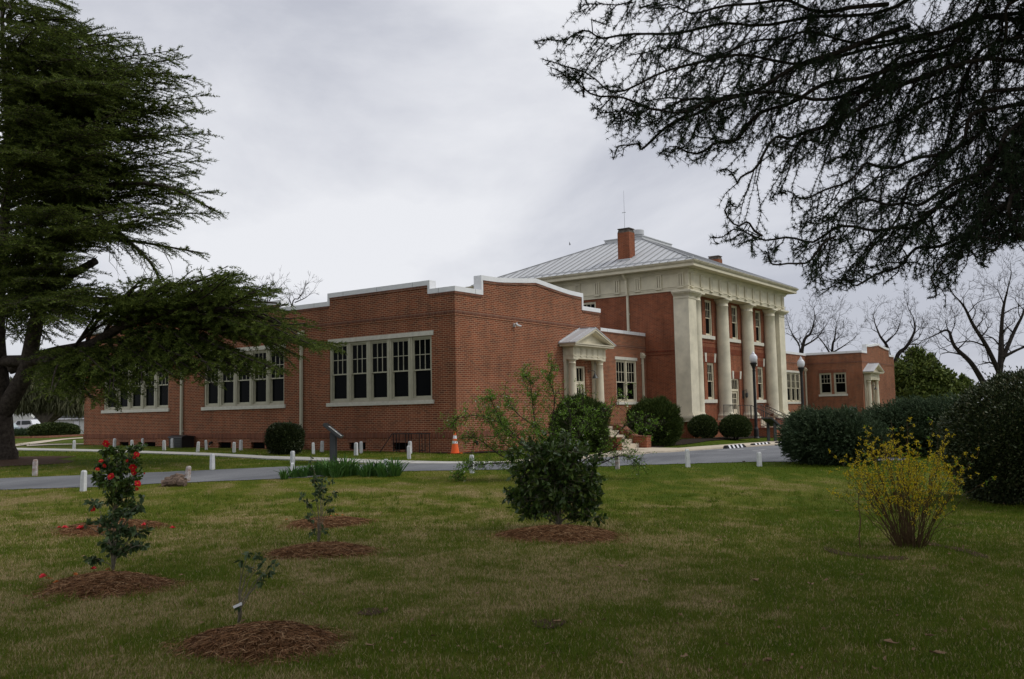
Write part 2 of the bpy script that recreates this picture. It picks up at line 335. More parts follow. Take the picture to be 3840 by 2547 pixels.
def asphalt():
    m, nt, p = mat_new('worn_asphalt'); L = nt.links.new; tc = N(nt, 'ShaderNodeTexCoord')
    n = N(nt, 'ShaderNodeTexNoise', Scale=.5, Detail=8, Roughness=.65); n2 = N(nt, 'ShaderNodeTexNoise', Scale=70, Detail=3, Roughness=.8)
    mp = N(nt, 'ShaderNodeMapping'); mp.inputs['Scale'].default_value = (.35, 1.2, 1); mp.inputs['Rotation'].default_value = (0, 0, R(-20)); L(tc.outputs['Object'], mp.inputs[0]); L(mp.outputs[0], n.inputs['Vector']); L(tc.outputs['Object'], n2.inputs['Vector'])
    r = N(nt, 'ShaderNodeValToRGB'); r.color_ramp.elements[0].position = .3; r.color_ramp.elements[0].color = (.095, .10, .11, 1); r.color_ramp.elements[1].position = .7; r.color_ramp.elements[1].color = (.225, .23, .24, 1)
    L(n.outputs['Fac'], r.inputs[0]); mr = N(nt, 'ShaderNodeMapRange'); mr.inputs['From Min'].default_value = .3; mr.inputs['From Max'].default_value = .7; mr.inputs['To Min'].default_value = .75; mr.inputs['To Max'].default_value = 1.25; L(n2.outputs['Fac'], mr.inputs['Value'])
    mm = N(nt, 'ShaderNodeMix'); mm.data_type = 'RGBA'; mm.blend_type = 'MULTIPLY'; mm.inputs['Factor'].default_value = 1; L(r.outputs[0], mm.inputs['A']); L(mr.outputs[0], mm.inputs['B']); L(mm.outputs['Result'], p.inputs['Base Color'])
    p.inputs['Roughness'].default_value = .9; p.inputs['Specular IOR Level'].default_value = .2
    b = N(nt, 'ShaderNodeBump', Strength=.4, Distance=.01); L(n2.outputs['Fac'], b.inputs['Height']); L(b.outputs[0], p.inputs['Normal']); return m
near = gp([(-350, 1852), (0, 1838), (319, 1829), (600, 1815), (1046, 1797), (1533, 1768), (1888, 1762), (2244, 1751), (2378, 1746), (2550, 1741), (2792, 1734), (3004, 1732), (3400, 1728)])
far = gp([(-350, 1812), (0, 1796), (536, 1774), (791, 1764), (1084, 1751), (1237, 1745), (1400, 1742), (1669, 1742), (1900, 1741), (2150, 1727), (2254, 1716), (2403, 1705), (2550, 1694), (2740, 1681), (2961, 1667), (3150, 1655), (3400, 1640)])
def cleanse(P): return [tuple(p) for p in P]
ROAD = strip('road', near, far, .012, asphalt(), n=420, m=14, jag=.22)
def wob(P, s, a):
    return P
walkA = gp([(-300, 1676), (37, 1682), (370, 1689), (778, 1702), (1000, 1714), (1240, 1721), (1414, 1729), (1669, 1735), (1900, 1735)])
walkB = gp([(-300, 1682), (39, 1689), (370, 1695.5), (778, 1711), (1000, 1724), (1240, 1732), (1414, 1741), (1669, 1742.5), (1900, 1742)])
strip('pavement', walkA, walkB, .035, M['concrete'], n=90, m=4, thick=.06)
kA = gp([(1900, 1735), (2214, 1714), (2372, 1696.5), (2550, 1686), (2640, 1679), (2787, 1668), (2961, 1656), (3150, 1645), (3400, 1630)])
kB = gp([(1900, 1742.5), (2150, 1727.5), (2254, 1717), (2403, 1706), (2550, 1695), (2740, 1682), (2961, 1667.5), (3150, 1656), (3400, 1641)])
strip('kerb', kA, kB, .07, M['tanpath'], n=80, m=3, thick=.12)
strip('entry_walk', [(6.95, -1.6), (6.95, -5.0)], [(9.4, -1.6), (9.6, -5.0)], .045, M['tanpath'], n=10, m=4, thick=.06)
strip('entry_walk', [(28.1, -.3), (28.1, -4.0)], [(30.6, -.3), (30.8, -4.0)], .045, M['tanpath'], n=10, m=4, thick=.06)
strip('path', gp([(-250, 1682), (35, 1670.5), (139, 1656.6), (201, 1650), (260, 1645), (340, 1640)]), gp([(-250, 1692), (36, 1678), (144, 1665), (237, 1651), (279, 1647), (340, 1643.5)]), .03, M['tanpath'], n=40, m=3)
strip('path', gp([(100, 1670), (180, 1667), (335, 1664.5)]), gp([(100, 1675), (180, 1671), (335, 1667)]), .026, M['tanpath'], n=24, m=2)
strip('mulch_bed', gp([(-250, 1640), (35, 1634), (150, 1632), (320, 1629)]), gp([(-250, 1652), (32, 1644), (170, 1642), (330, 1634)]), .03, M['soil'], n=30, m=4)
strip('mulch_bed', [(.05, -.08), (6.7, -.08)], [(-.25, -.75), (6.6, -1.5)], .03, M['mulch'], n=24, m=3)
strip('mulch_bed', [(-.06, .75), (-.06, -.05)], [(-.75, .9), (-.45, -.6)], .028, M['mulch'], n=10, m=3)
strip('mulch_bed', [(10.0, 1.2), (21.9, .9), (28.0, 1.2)], [(10.0, -2.3), (19.0, -.6), (28.0, -.6)], .03, M['mulch'], n=30, m=5)
for arc in ([(3095, 2052), (3160, 2072), (3270, 2085), (3390, 2090)], [(3470, 2030), (3540, 2045), (3620, 2062), (3700, 2085)]):
    a_ = gp(arc); b_ = gp([(x, y+14) for x, y in arc]); strip('bare_soil', a_, b_, .012, M['soil'], n=40, m=3, jag=.18)
strip('bare_soil', gp([(2000, 2330), (2060, 2322), (2120, 2330)]), gp([(2010, 2352), (2060, 2362), (2110, 2350)]), .012, M['soil'], n=16, m=3, jag=.15)
strip('bare_soil', gp([(1350, 2290), (1400, 2282), (1450, 2288)]), gp([(1350, 2306), (1400, 2312), (1440, 2300)]), .012, M['soil'], n=16, m=3, jag=.15)
# parking bay lines
lineM = simple('worn_white_line_paint', (.55, .55, .54), .8, .1, c2=(.24, .245, .25), nscale=7)
def pline(a, b, wd=.11):
    a = ground(*a)[0][:2]; b = ground(*b)[0][:2]; d = (b-a)/np.linalg.norm(b-a); n_ = np.array([-d[1], d[0]])*wd/2
    strip('road_marking', [a+n_, b+n_], [a-n_, b-n_], .018, lineM, n=16, m=1)
pline((2595, 1692), (2705, 1686.5)); pline((2690, 1693.5), (2790, 1686.5)); pline((2822, 1692.5), (2872, 1687.5)); pline((2928, 1691), (2953, 1688.5)); pline((2818, 1678), (2965, 1679)); pline((2838, 1697.5), (2852, 1696.8), .3)
# ------------------------------------------------------------------ building
B = thing('brick_building', 'long red brick building with white capped parapets, columned portico and grey hip roof', 'building')
W_, CEN, M0, CN, YL = 9.70, 29.34, 21.93, 4.30, 23.4
M1, RX, RE = 2*CEN-M0, 2*CEN-W_, 2*CEN
ZB, ZC0, ZC1, ZG, ZWT = 4.74, 5.53, 5.84, 6.06, .705
def wpt(wall, a, b, z):
    k, v, s = wall
    return (v+s*b, a, z) if k == 'X' else (a, v+s*b, z)
def wbox(mb, wall, a0, a1, b0, b1, z0, z1):
    p = wpt(wall, a0, b0, z0); q = wpt(wall, a1, b1, z1); mb.box(*p, *q)
def wallface(mb, wall, a0, a1, z0, z1, ops, reveal=.2):
    A = sorted({a0, a1}|{o[0] for o in ops}|{o[1] for o in ops}); Z = sorted({z0, z1}|{o[2] for o in ops}|{o[3] for o in ops})
    for i in range(len(A)-1):
        for j in range(len(Z)-1):
            ca, cz = (A[i]+A[i+1])/2, (Z[j]+Z[j+1])/2
            if ca < a0 or ca > a1 or any(o[0] < ca < o[1] and o[2] < cz < o[3] for o in ops): continue
            mb.quad(wpt(wall, A[i], 0, Z[j]), wpt(wall, A[i+1], 0, Z[j]), wpt(wall, A[i+1], 0, Z[j+1]), wpt(wall, A[i], 0, Z[j+1]))
    for o in ops:
        for (p, q) in (((o[0], o[2]), (o[1], o[2])), ((o[1], o[2]), (o[1], o[3])), ((o[1], o[3]), (o[0], o[3])), ((o[0], o[3]), (o[0], o[2]))):
            mb.quad(wpt(wall, p[0], 0, p[1]), wpt(wall, q[0], 0, q[1]), wpt(wall, q[0], -reveal, q[1]), wpt(wall, p[0], -reveal, p[1]))
WX = ('X', 0.0, -1); WY = ('Y', 0.0, -1); WC = ('Y', CN, -1)
WMX = ('X', M0, -1); WMY = ('Y', 2.3, -1); WRX = ('X', RX, -1); WRY = ('Y', 0.0, -1)
def window(wall, a0, a1, z0, z1, units, rail, cols=3, rows=2, mull=.2, jamb=.09, mat='cream_shaded', sill=True, lintel=True, zs=None, sillz=.14, ov=.10, linh=.16):
    mb = MB(); pb = MB(); wbox(mb, wall, a0, a0+jamb, -.2, -.05, z0, z1); wbox(mb, wall, a1-jamb, a1, -.2, -.05, z0, z1)
    wbox(mb, wall, a0+jamb, a1-jamb, -.2, -.053, z1-.08, z1); wbox(mb, wall, a0+jamb, a1-jamb, -.2, -.053, z0, z0+.07)
    uw = ((a1-a0)-2*jamb-(units-1)*mull)/units; zr = z0+(z1-z0)*rail
    for i in range(units):
        u0 = a0+jamb+i*(uw+mull); u1 = u0+uw
        if i < units-1: wbox(mb, wall, u1, u1+mull, -.2, -.03, z0+.005, z1-.005); wbox(mb, wall, u1+mull*.38, u1+mull*.62, -.03, -.012, z0+.005, z1-.005)
        s = .045
        for (q0, q1, b0, b1) in ((zr-.02, z1-.08, -.13, -.085), (z0+.07, zr+.025, -.175, -.132)):
            wbox(mb, wall, u0, u0+s, b0, b1, q0, q1); wbox(mb, wall, u1-s, u1, b0, b1, q0, q1); wbox(mb, wall, u0+s, u1-s, b0, b1-.001, q1-s, q1); wbox(mb, wall, u0+s, u1-s, b0, b1-.001, q0, q0+(s if b0 > -.15 else .075))
        g0, g1, h0, h1 = u0+s, u1-s, zr+.02, z1-.08-s
        for c in range(1, cols): x = g0+(g1-g0)*c/cols; wbox(mb, wall, x-.012, x+.012, -.12, -.095, h0, h1)
        for c in range(1, rows): z = h0+(h1-h0)*c/rows; wbox(mb, wall, g0, g1, -.119, -.096, z-.012, z+.012)
        pb.quad(*[wpt(wall, a, -.115, z) for a, z in ((g0, h0), (g1, h0), (g1, h1), (g0, h1))])
        pb.quad(*[wpt(wall, a, -.16, z) for a, z in ((g0, z0+.14), (g1, z0+.14), (g1, zr-.02), (g0, zr-.02))])
    w_ = mb.build('window', M[mat], B); pb.build('pane', M['glass'], w_)
    if sill:
        mb = MB(); wbox(mb, wall, a0-ov, a1+ov, -.18, .06, z0-sillz, z0-.002); mb.build('sill', M['stone'], w_)
    if lintel:
        mb = MB(); wbox(mb, wall, a0-ov, a1+.03, -.02, .025, z1+.002, z1+linh); mb.build('lintel', M['stone'], w_)
    return w_
wall = MB()
# left wing: side wall toward the lawn and front wall
bigw = [(1.08, 6.22), (8.78, 13.95), (16.5, 21.72)]
vents = [(2.2, 2.96), (4.31, 5.16), (9.94, 10.79), (12.09, 12.92), (17.44, 18.27), (19.56, 20.3)]
wallface(wall, WX, 0, YL, -.4, ZC0, [(a, b, 1.84, 4.08) for a, b in bigw]+[(a, b, .10, .35) for a, b in vents])
doorL = (7.55, 8.45, .90, 3.2)
wallface(wall, WY, 0, W_, -.4, ZC0, [doorL], reveal=.25)
wall.quad((W_, 0, -.4), (W_, CN, -.4), (W_, CN, ZC0), (W_, 0, ZC0)); wall.quad((0, YL, -.4), (W_, YL, -.4), (W_, YL, ZC0), (0, YL, ZC0)); wall.quad((W_, CN+6, -.4), (W_, YL, -.4), (W_, YL, ZC0), (W_, CN+6, ZC0))
raised = [(1.14, 6.23), (8.95, 13.80), (16.4, 21.6)]
for a, b in raised: wbox(wall, WX, a, b, -.3, 0, ZC0-.002, ZC1)
def gable(x0, x1):
    pk = (x0+x1)/2; P = [(x0, ZC0-.002), (x1, ZC0-.002), (x1, ZG)]; e = .9; n = 12
    for i in range(n+1):
        t = i/n; x = x1-e-(x1-e-pk)*t; P.append((x, ZG+.02+.235*(t**1.15)))
    for i in range(1, n+1):
        t = 1-i/n; x = x0+e+(pk-x0-e)*t; P.append((x, ZG+.02+.235*(t**1.15)))
    P.append((x0, ZG)); return P
gl = gable(1.48, 8.31); wall.prism(gl, 1, 0.0, .3)
# connectors
wallface(wall, WC, W_, M0, -.4, 5.50, [(18.55, 20.86, 1.84, 4.08)])
wallface(wall, WC, M1, RX, -.4, 5.50, [(44.45, 47.55, 1.84, 4.08)])
# right wing
wallface(wall, WRX, 0, CN, -.4, ZC0, [(1.23, 2.18, 2.40, 4.06), (2.37, 3.30, 2.40, 4.06)])
doorR = (50.2, 51.1, .9, 3.2)
wallface(wall, WRY, RX, RE, -.4, ZC0, [doorR], reveal=.25)
gr = [(2*CEN-x, z) for x, z in gl]; wall.prism(gr, 1, 0.0, .3)
wall.quad((RE, 0, -.6), (RE, 20, -.6), (RE, 20, ZC0), (RE, 0, ZC0))
wall.build_lr('wall', M['brick'], B, CEN)
# flat roofs behind the parapets
mb = MB(); mb.box(.02, .02, 5.0, W_-.02, YL-.02, 5.2); mb.box(W_, CN+.02, 5.0, M0, CN+8, 5.18); mb.box(M1, CN+.02, 5.0, RX, CN+8, 5.18); mb.box(RX+.02, .02, 5.0, RE-.02, 20, 5.2); mb.build_lr('flat_roof', M['roofdark'], B, CEN)
# brick bands, water table and soldier courses
bd = MB()
for wl, a0, a1 in ((WX, -.02, YL), (WY, 0, W_), (WC, W_, M0), (WC, M1, RX), (WRX, -.02, CN), (WRY, RX, RE)):
    wbox(bd, wl, a0, a1, 0, .02, ZB-.035, ZB+.04)
bd.build_lr('brick_band', M['brick'], B, CEN)
bd = MB()
for wl, a0, a1 in ((WX, -.03, YL), (WY, 0, W_), (WC, W_, M0), (WC, M1, RX), (WRX, -.03, CN), (WRY, RX, RE)):
    wbox(bd, wl, a0, a1, 0, .03, ZB+.04, ZB+.145)
for wl, segs in ((WX, [(-.03, 1.14), (6.23, 8.95), (13.8, 16.4), (21.6, YL)]), (WY, [(0, 1.48), (8.31, W_)]), (WC, [(W_, M0), (M1, RX)]), (WRX, [(-.03, CN)]), (WRY, [(RX, 2*CEN-8.31), (2*CEN-1.48, RE)])):
    for a0, a1 in segs: wbox(bd, wl, a0, a1, 0, .03, ZC0-.09, ZC0-.004)
for a, b in raised: wbox(bd, WX, a+.1, b-.1, 0, .03, ZC1-.09, ZC1-.004)
for k in range(2):
    xs = [1.58+i*(6.63/30) for i in range(31)]
    G = sorted([(x, z) for x, z in gl if z > ZC0]); 
    zz = np.interp(xs, [g[0] for g in G], [g[1] for g in G])
    for i in range(30):
        xa, xb, za, zb = xs[i], xs[i+1], zz[i], zz[i+1]
        if k: xa, xb, za, zb = 2*CEN-xb, 2*CEN-xa, zb, za
        bd.prism([(xa, za-.09), (xb, zb-.09), (xb, zb-.004), (xa, za-.004)], 1, -.03, 0)
bd.build_lr('rowlock_band', M['rowlock'], B, CEN)
bd = MB(); 
for wl, a0, a1 in ((WX, -.025, YL+.02), (WY, 0, 6.7), (WC, W_, M0)): wbox(bd, wl, a0, a1, 0, .025, .52, ZWT)
for a, b in vents: wbox(bd, WX, a-.08, b+.08, 0, .012, .352, .5)
wbox(bd, WRX, 1.2, 3.36, 0, .012, 4.07, 4.32)
bd.build_lr('soldier_course', M['soldier'], B, CEN)
for a, b in vents:
    vb = MB(); wbox(vb, WX, a, b, -.2, -.15, .10, .35)
    for k in range(5): wbox(vb, WX, a+.02, b-.02, -.12, -.06, .12+k*.045, .135+k*.045)
    vb.build('vent_grille', M['dark'], B)
# metal coping
cp = MB(); T = .17
def cop(wl, a0, a1, z, thick=.34, out_=.035): wbox(cp, wl, a0, a1, -thick+.03, out_, z, z+T)
def copleg(wl, a, sgn, z0, z1, wdt=.10): wbox(cp, wl, a if sgn > 0 else a-wdt, a+wdt if sgn > 0 else a, -.31, .036, z0, z1)
segs = [(-.035, 1.14, ZC0), (6.23, 8.95, ZC0), (13.8, 16.4, ZC0), (21.6, YL+.03, ZC0)]
for a, b, z in segs: cop(WX, a, b, z)
for a, b in raised:
    cop(WX, a-.03, b+.03, ZC1); copleg(WX, a-.03, 1, ZC0+T-.17, ZC1); copleg(WX, b+.03, -1, ZC0+T-.17, ZC1)
for (wl, x0, x1, e0, e1, G) in ((WY, 1.48, 8.31, .311, W_+.03, gl), (WRY, 2*CEN-8.31, 2*CEN-1.48, RX-.035, RE+.03, gr)):
    cop(wl, e0, x0, ZC0); cop(wl, x1, e1, ZC0)
    if e0 == .0: pass
    copleg(wl, x0-.03, 1, ZC0, ZG, .10); copleg(wl, x1+.03, -1, ZC0, ZG, .10)
    Q = sorted([(x, z) for x, z in G if z > ZC0]); 
    xs = [x0-.03]+[x0+(x1-x0)*i/40 for i in range(1, 40)]+[x1+.03]; zz = np.interp(xs, [q[0] for q in Q], [q[1] for q in Q])
    for i in range(40): cp.prism([(xs[i], zz[i]), (xs[i+1], zz[i+1]), (xs[i+1], zz[i+1]+T), (xs[i], zz[i]+T)], 1, -.036, .31)
for a0, a1 in ((W_, M0-.02), (M1+.02, RX)): cop(WC, a0, a1, 5.50)
cop(WRX, 0.31, CN-.04, ZC0)
cp.mi = 1
for wl, a0, a1, z in ((WX, 0, 1.1, ZC0), (WX, 6.3, 8.9, ZC0), (WX, 13.9, 16.3, ZC0), (WX, 1.2, 6.2, ZC1), (WX, 9., 13.7, ZC1), (WX, 16.5, 21.5, ZC1), (WY, .4, 1.4, ZC0), (WC, W_+.3, M0-.5, 5.5), (WRX, .4, CN-.3, ZC0)):
    a = a0+.7
    while a < a1: wbox(cp, wl, a, a+.012, .0362, .040, z+.004, z+T-.004); a += 1.75
cp.build_lr('parapet_coping', [M['coping'], M['seamrib']], B, CEN)
# windows
for a, b in bigw: window(WX, a, b, 1.84, 4.08, 5, .47)
window(WC, 18.55, 20.86, 1.84, 4.08, 2, .47, mull=.14, jamb=.12, mat='cream')
window(WC, 44.45, 47.55, 1.84, 4.08, 3, .47, mull=.14, jamb=.12, mat='cream')
window(WRX, 1.23, 2.18, 2.40, 4.06, 1, .52, jamb=.08, lintel=False, sill=False); window(WRX, 2.37, 3.30, 2.40, 4.06, 1, .52, jamb=.08, lintel=False, sill=False)
mb = MB(); wbox(mb, WRX, 1.15, 3.38, -.1, .06, 2.24, 2.398); mb.build('sill', M['stone'], B)
# downspouts with conductor heads
def downspout(wl, a, z0, z1, head=True, wd=.11, curve=False):
    mb = MB(); wbox(mb, wl, a-wd/2, a+wd/2, .03, .03+wd*.8, z0, z1)
    for z in (z0+.35, z1-.3): wbox(mb, wl, a-wd/2-.03, a+wd/2+.03, .0, .02+wd*.5, z, z+.05)
    o = mb.build('downspout', M['cream_shaded'] if not curve else M['cream'], B)
    if head:
        h = MB(); P = [wpt(wl, a, .0, z1+.02)]
        k, v, s = wl; n = 8
        prof = [(.0, z1), (.17, z1), (.2, z1+.12)]+[(.02+.16*math.cos(t*math.pi/2/n), z1+.15+.16*math.sin(t*math.pi/2/n)) for t in range(n+1)]+[(.0, z1+.31)]
        if k == 'X': h.prism([(v+s*b, z) for b, z in prof], 1, a-.11, a+.11)
        else: h.prism([(v+s*b, z) for b, z in prof], 0, a-.11, a+.11)
        wbox(h, wl, a-.14, a+.14, .0, .23, z1+.12, z1+.155)
        h.build('conductor_head', M['cream_shaded'] if not curve else M['cream'], o)
downspout(WX, 7.7, .36, 4.38); downspout(WX, 15.42, .45, 4.38)
downspout(WC, 21.42, -.1, 4.25, curve=True); downspout(WC, 48.55, -.1, 4.25, curve=True)
# ------------------------------------------------------------------ central block
YB = 15.6; PF = 1.58; ZP, ZAB, ZT, ZF, ZCL, ZCT = .71, 7.88, 8.14, 8.84, 9.06, 9.40
FW = 2.3
mw = MB()
bays = [25.45, 29.34, 33.25]
uops = []; lops = []
for c in bays:
    for s in (-1, 1): uops.append((min(c+s*.2, c+s*1.15), max(c+s*.2, c+s*1.15), 5.64, 7.74))
for c in (bays[0], bays[2]):
    for s in (-1, 1): lops.append((min(c+s*.2, c+s*1.15), max(c+s*.2, c+s*1.15), 1.93, 4.06))
dop = (28.35, 30.32, .80, 3.20)
wallface(mw, ('Y', FW, -1), M0+.3, M1-.3, .6, ZAB+.1, uops+lops+[dop])
wallface(mw, WMX, FW, YB, -.5, ZAB+.1, [(7.45, 8.5, 5.7, 7.74)])
mw.box(M0+.02, 1.55, -.6, M1-.02, FW+.1, ZP-.002)      # portico base
mw.quad((M1, FW, -.5), (M1, YB, -.5), (M1, YB, ZAB+.1), (M1, FW, ZAB+.1)); mw.quad((M0, YB, -.5), (M1, YB, -.5), (M1, YB, ZAB+.1), (M0, YB, ZAB+.1))
mw.quad((M0, 1.6, -.5), (M0, FW, -.5), (M0, FW, .6), (M0, 1.6, .6))
mw.build('wall', M['brick_main'], B)
bd = MB()
wbox(bd, WMX, FW+.2, YB, 0, .02, 4.55, 4.66); wbox(bd, WMX, FW+.2, YB, 0, .02, 4.40, 4.44)
wbox(bd, ('Y', FW, -1), M0+1.2, M1-1.2, 0, .015, 4.66, 4.98); wbox(bd, ('Y', FW, -1), M0+1.2, M1-1.2, 0, .015, 5.20, 5.26)
for c in (bays[0], bays[2]): wbox(bd, ('Y', FW, -1), c-1.35, c+1.35, 0, .012, 4.07, 4.45)
wbox(bd, ('Y', FW, -1), 28.2, 30.5, 0, .012, 3.22, 3.62)
wbox(bd, ('Y', 1.55, -1), M0, M1, 0, .02, .42, .60)
bd.build('soldier_course', M['soldier_main'], B)
for o in uops: window(('Y', FW, -1), *o[:2], 5.64, 7.74, 1, .50, jamb=.08, mat='cream', lintel=False, sill=False)
for o in lops: window(('Y', FW, -1), *o[:2], 1.93, 4.06, 1, .50, jamb=.08, mat='cream', lintel=False, sill=False)
window(WMX, 7.45, 8.5, 5.7, 7.74, 1, .5, jamb=.08, mat='cream', lintel=False)
for c, z in [(c, 5.64) for c in bays]+[(c, 1.93) for c in (bays[0], bays[2])]:
    mb = MB(); wbox(mb, ('Y', FW, -1), c-1.3, c+1.3, -.1, .09, z-.2, z-.002); mb.build('sill', M['stone'], B)
for c, z0, z1, ks in ((bays[0], 4.1, 4.62, (-1.25, 0, 1.25)), (bays[2], 4.1, 4.62, (-1.25, 0, 1.25)), (29.34, 3.2, 3.68, (-1.12, 0, 1.12))):
    for k in ks:
        mb = MB(); t = k*.09; mb.prism([(c+k-.09, z0), (c+k+.09, z0), (c+k+.115+t, z1), (c+k-.115+t, z1)], 1, FW-.04, FW+.02); mb.build('keystone', M['stone'], B)
# entrance door with transom
def door(wall, a0, a1, z0, z1, leafs=1, cols=3, rows=3):
    mb = MB(); ztr = z1-.62
    wbox(mb, wall, a0, a0+.1, -.22, -.06, z0, z1); wbox(mb, wall, a1-.1, a1, -.22, -.06, z0, z1); wbox(mb, wall, a0+.1, a1-.1, -.22, -.062, z1-.08, z1); wbox(mb, wall, a0+.1, a1-.1, -.22, -.062, ztr-.13, ztr)
    fr = mb.build('door_frame', M['cream'], B); pb = MB(); g0, g1 = a0+.13, a1-.13
    pb.quad(*[wpt(wall, a, -.15, z) for a, z in ((g0, ztr), (g1, ztr), (g1, z1-.08), (g0, z1-.08))])
    pb.build('pane', M['glass'], fr)
    mm = MB(); nn = 3*leafs
    for c in range(1, nn): x = g0+(g1-g0)*c/nn; wbox(mm, wall, x-.013, x+.013, -.14, -.11, ztr, z1-.08)
    mm.build('muntin', M['cream'], fr)
    lw = (a1-a0-.2)/leafs
    for i in range(leafs):
        l0 = a0+.1+i*lw+.004; l1 = l0+lw-.008; mb = MB(); zt = ztr-.13-.004
        wbox(mb, wall, l0, l0+.11, -.18, -.13, z0, zt); wbox(mb, wall, l1-.11, l1, -.18, -.13, z0, zt); wbox(mb, wall, l0+.11, l1-.11, -.18, -.131, zt-.13, zt); wbox(mb, wall, l0+.11, l1-.11, -.18, -.131, z0, z0+.55)
        for c in range(1, cols): x = l0+.11+(l1-l0-.22)*c/cols; wbox(mb, wall, x-.014, x+.014, -.17, -.135, z0+.55, zt-.13)
        for c in range(1, rows): z = z0+.55+(zt-.13-z0-.55)*c/rows; wbox(mb, wall, l0+.11, l1-.11, -.17, -.136, z-.016, z+.016)
        d = mb.build('door', M['cream'], B); pb = MB(); pb.quad(*[wpt(wall, a, -.16, z) for a, z in ((l0+.1, z0+.5), (l1-.1, z0+.5), (l1-.1, zt-.1), (l0+.1, zt-.1))]); pb.build('pane', M['glass'], d)
        hb = MB(); xx = l1-.05 if i == 0 else l0+.05; p0 = wpt(wall, xx, -.10, z0+.95); p1 = wpt(wall, xx, -.10, z0+1.2); hb.tube([wpt(wall, xx, -.13, z0+.95), p0, p1, wpt(wall, xx, -.13, z0+1.2)], .012, 6); hb.build('handle', M['bronze'], d)
door(('Y', FW, -1), *dop, leafs=2, cols=3)
door(WY, *doorL, leafs=1); door(WRY, *doorR, leafs=1)
# wall lantern beside the entrance
mb = MB(); mb.box(30.72, FW-.05, 2.0, 30.92, FW, 2.5); mb.tube([(30.82, FW-.05, 2.45), (30.82, FW-.25, 2.55), (30.82, FW-.28, 2.35)], .015, 6); mb.lathe([(.02, .22), (.09, .2), (.09, 0), (.03, -.08)], (30.82, FW-.25, 2.12), 8); mb.build('wall_lantern', M['bronze'], B)
# landing and steps
mb = MB(); mb.box(28.0, .55, -.6, 30.7, FW+.1, .70); n = 6; zs0 = -.29; rise = (.70-zs0)/n
for i in range(n-1): mb.box(28.1, .55-(i+1)*.30, -.6, 30.6, .55-i*.30, .70-(i+1)*rise)
mb.build('steps', M['tanpath'], B)
for x0 in (27.45, 30.62):
    mb = MB(); mb.box(x0, .15, -.6, x0+.63, 1.53, .70); mb.box(x0, -1.0, -.6, x0+.63, .149, .17)
    o = mb.build('cheek_wall', M['brick_main'], B); cb = MB(); cb.box(x0-.03, -1.03, .17, x0+.66, .12, .235); cb.box(x0-.03, .10, .70, x0+.66, 1.5, .765); cb.build('coping_slab', M['soldier_main'], o)
def railing(P, h=.86, sp=.13, name='railing', drop=.08):
    mb = MB()
    for a, b in zip(P[:-1], P[1:]):
        a = np.array(a, float); b = np.array(b, float); up = np.array((0, 0, h)); mb.bar(a+up, b+up, .035); mb.bar(a+np.array((0, 0, drop)), b+np.array((0, 0, drop)), .025)
        n = max(1, int(np.linalg.norm(b-a)/sp))
        for i in range(n+1):
            p = a+(b-a)*i/n; mb.tube([p+np.array((0, 0, drop)), p+up], .009, 4)
    for p in P: p = np.array(p, float); mb.tube([p, p+np.array((0, 0, h))], .02, 5)
    return mb.build(name, M['bronze'], B)
railing([(28.2, .75, .70), (28.2, -1.15, -.25)]); railing([(30.5, .75, .70), (30.5, -1.15, -.25)])
railing([(27.9, 1.45, .70), (28.2, .8, .70)]); railing([(26.2, 1.62, .70), (27.6, 1.62, .70)], h=.9)
railing([(31.1, 1.62, .70), (32.4, 1.62, .70)], h=.9); railing([(29.34, .6, .70), (29.34, -1.15, -.25)])
# columns
def column(cx, cy, rb, rt, z0, z1, mat, parent=B, name='column', plinth=True, sc_=1.):
    mb = MB(); H = z1-z0; s = sc_; prof = []
    pl = .17*s; mb_p = MB()
    if plinth: mb.box(cx-rb*1.3, cy-rb*1.3, z0, cx+rb*1.3, cy+rb*1.3, z0+pl)
    zz = z0+pl; prof = [(rb*1.26, 0), (rb*1.40, .05*s), (rb*1.40, .12*s), (rb*1.24, .18*s), (rb*1.14, .19*s), (rb*1.14, .23*s), (rb*1.05, .26*s), (rb, .34*s)]
    top = z1-.46*s-zz
    for i in range(1, 9): t = i/8; prof.append((rb-(rb-rt)*(t**1.7), .34*s+(top-.34*s)*t))
    prof += [(rt*1.06, top+.01*s), (rt*1.06, top+.05*s), (rt, top+.055*s), (rt, top+.20*s), (rt*1.08, top+.22*s), (rt*1.2, top+.30*s), (rt*1.3, top+.335*s), (rt*1.3, top+.345*s)]
    mb.lathe(prof, (cx, cy, zz), 36)
    a = rt*1.32; mb.box(cx-a, cy-a, z1-.115*s, cx+a, cy+a, z1-.002)
    o = mb.build(name, mat, parent)
    for p in o.data.polygons: p.use_smooth = len(p.vertices) == 4 and abs(p.normal.z) < .8 and p.area < .9*1.2 and p.index > 5
    return o
def pier(x0, x1, y0, y1, z0, z1, mat, parent=B, name='corner_pier', s=1.):
    mb = MB()
    for (e, a, b) in ((.20, 0, .17), (.25, .17, .30), (.17, .30, .37), (.07, .37, .44), (.04, .44, .50)): mb.box(x0-e*s, y0-e*s, z0+a*s, x1+e*s, y1, z0+b*s-.001)
    mb.box(x0, y0, z0+.5*s-.001, x1, y1, z1-.44*s)
    for (e, a, b) in ((.035, .44, .40), (.0, .40, .27), (.06, .27, .21), (.13, .21, .16), (.21, .16, .10), (.26, .10, .002)): mb.box(x0-e*s, y0-e*s, z1-a*s, x1+e*s, y1, z1-b*s-.001)
    return mb.build(name, mat, parent)
cols = [23.55, 27.42, 31.27, 35.13]
for c in cols: column(c, 2.02, .40, .355, ZP, ZAB, M['stucco'])
pier(M0-.03, M0+.95, PF, 2.48, ZP, ZAB, M['stucco']); pier(M1-.95, M1+.03, PF, 2.48, ZP, ZAB, M['stucco'])
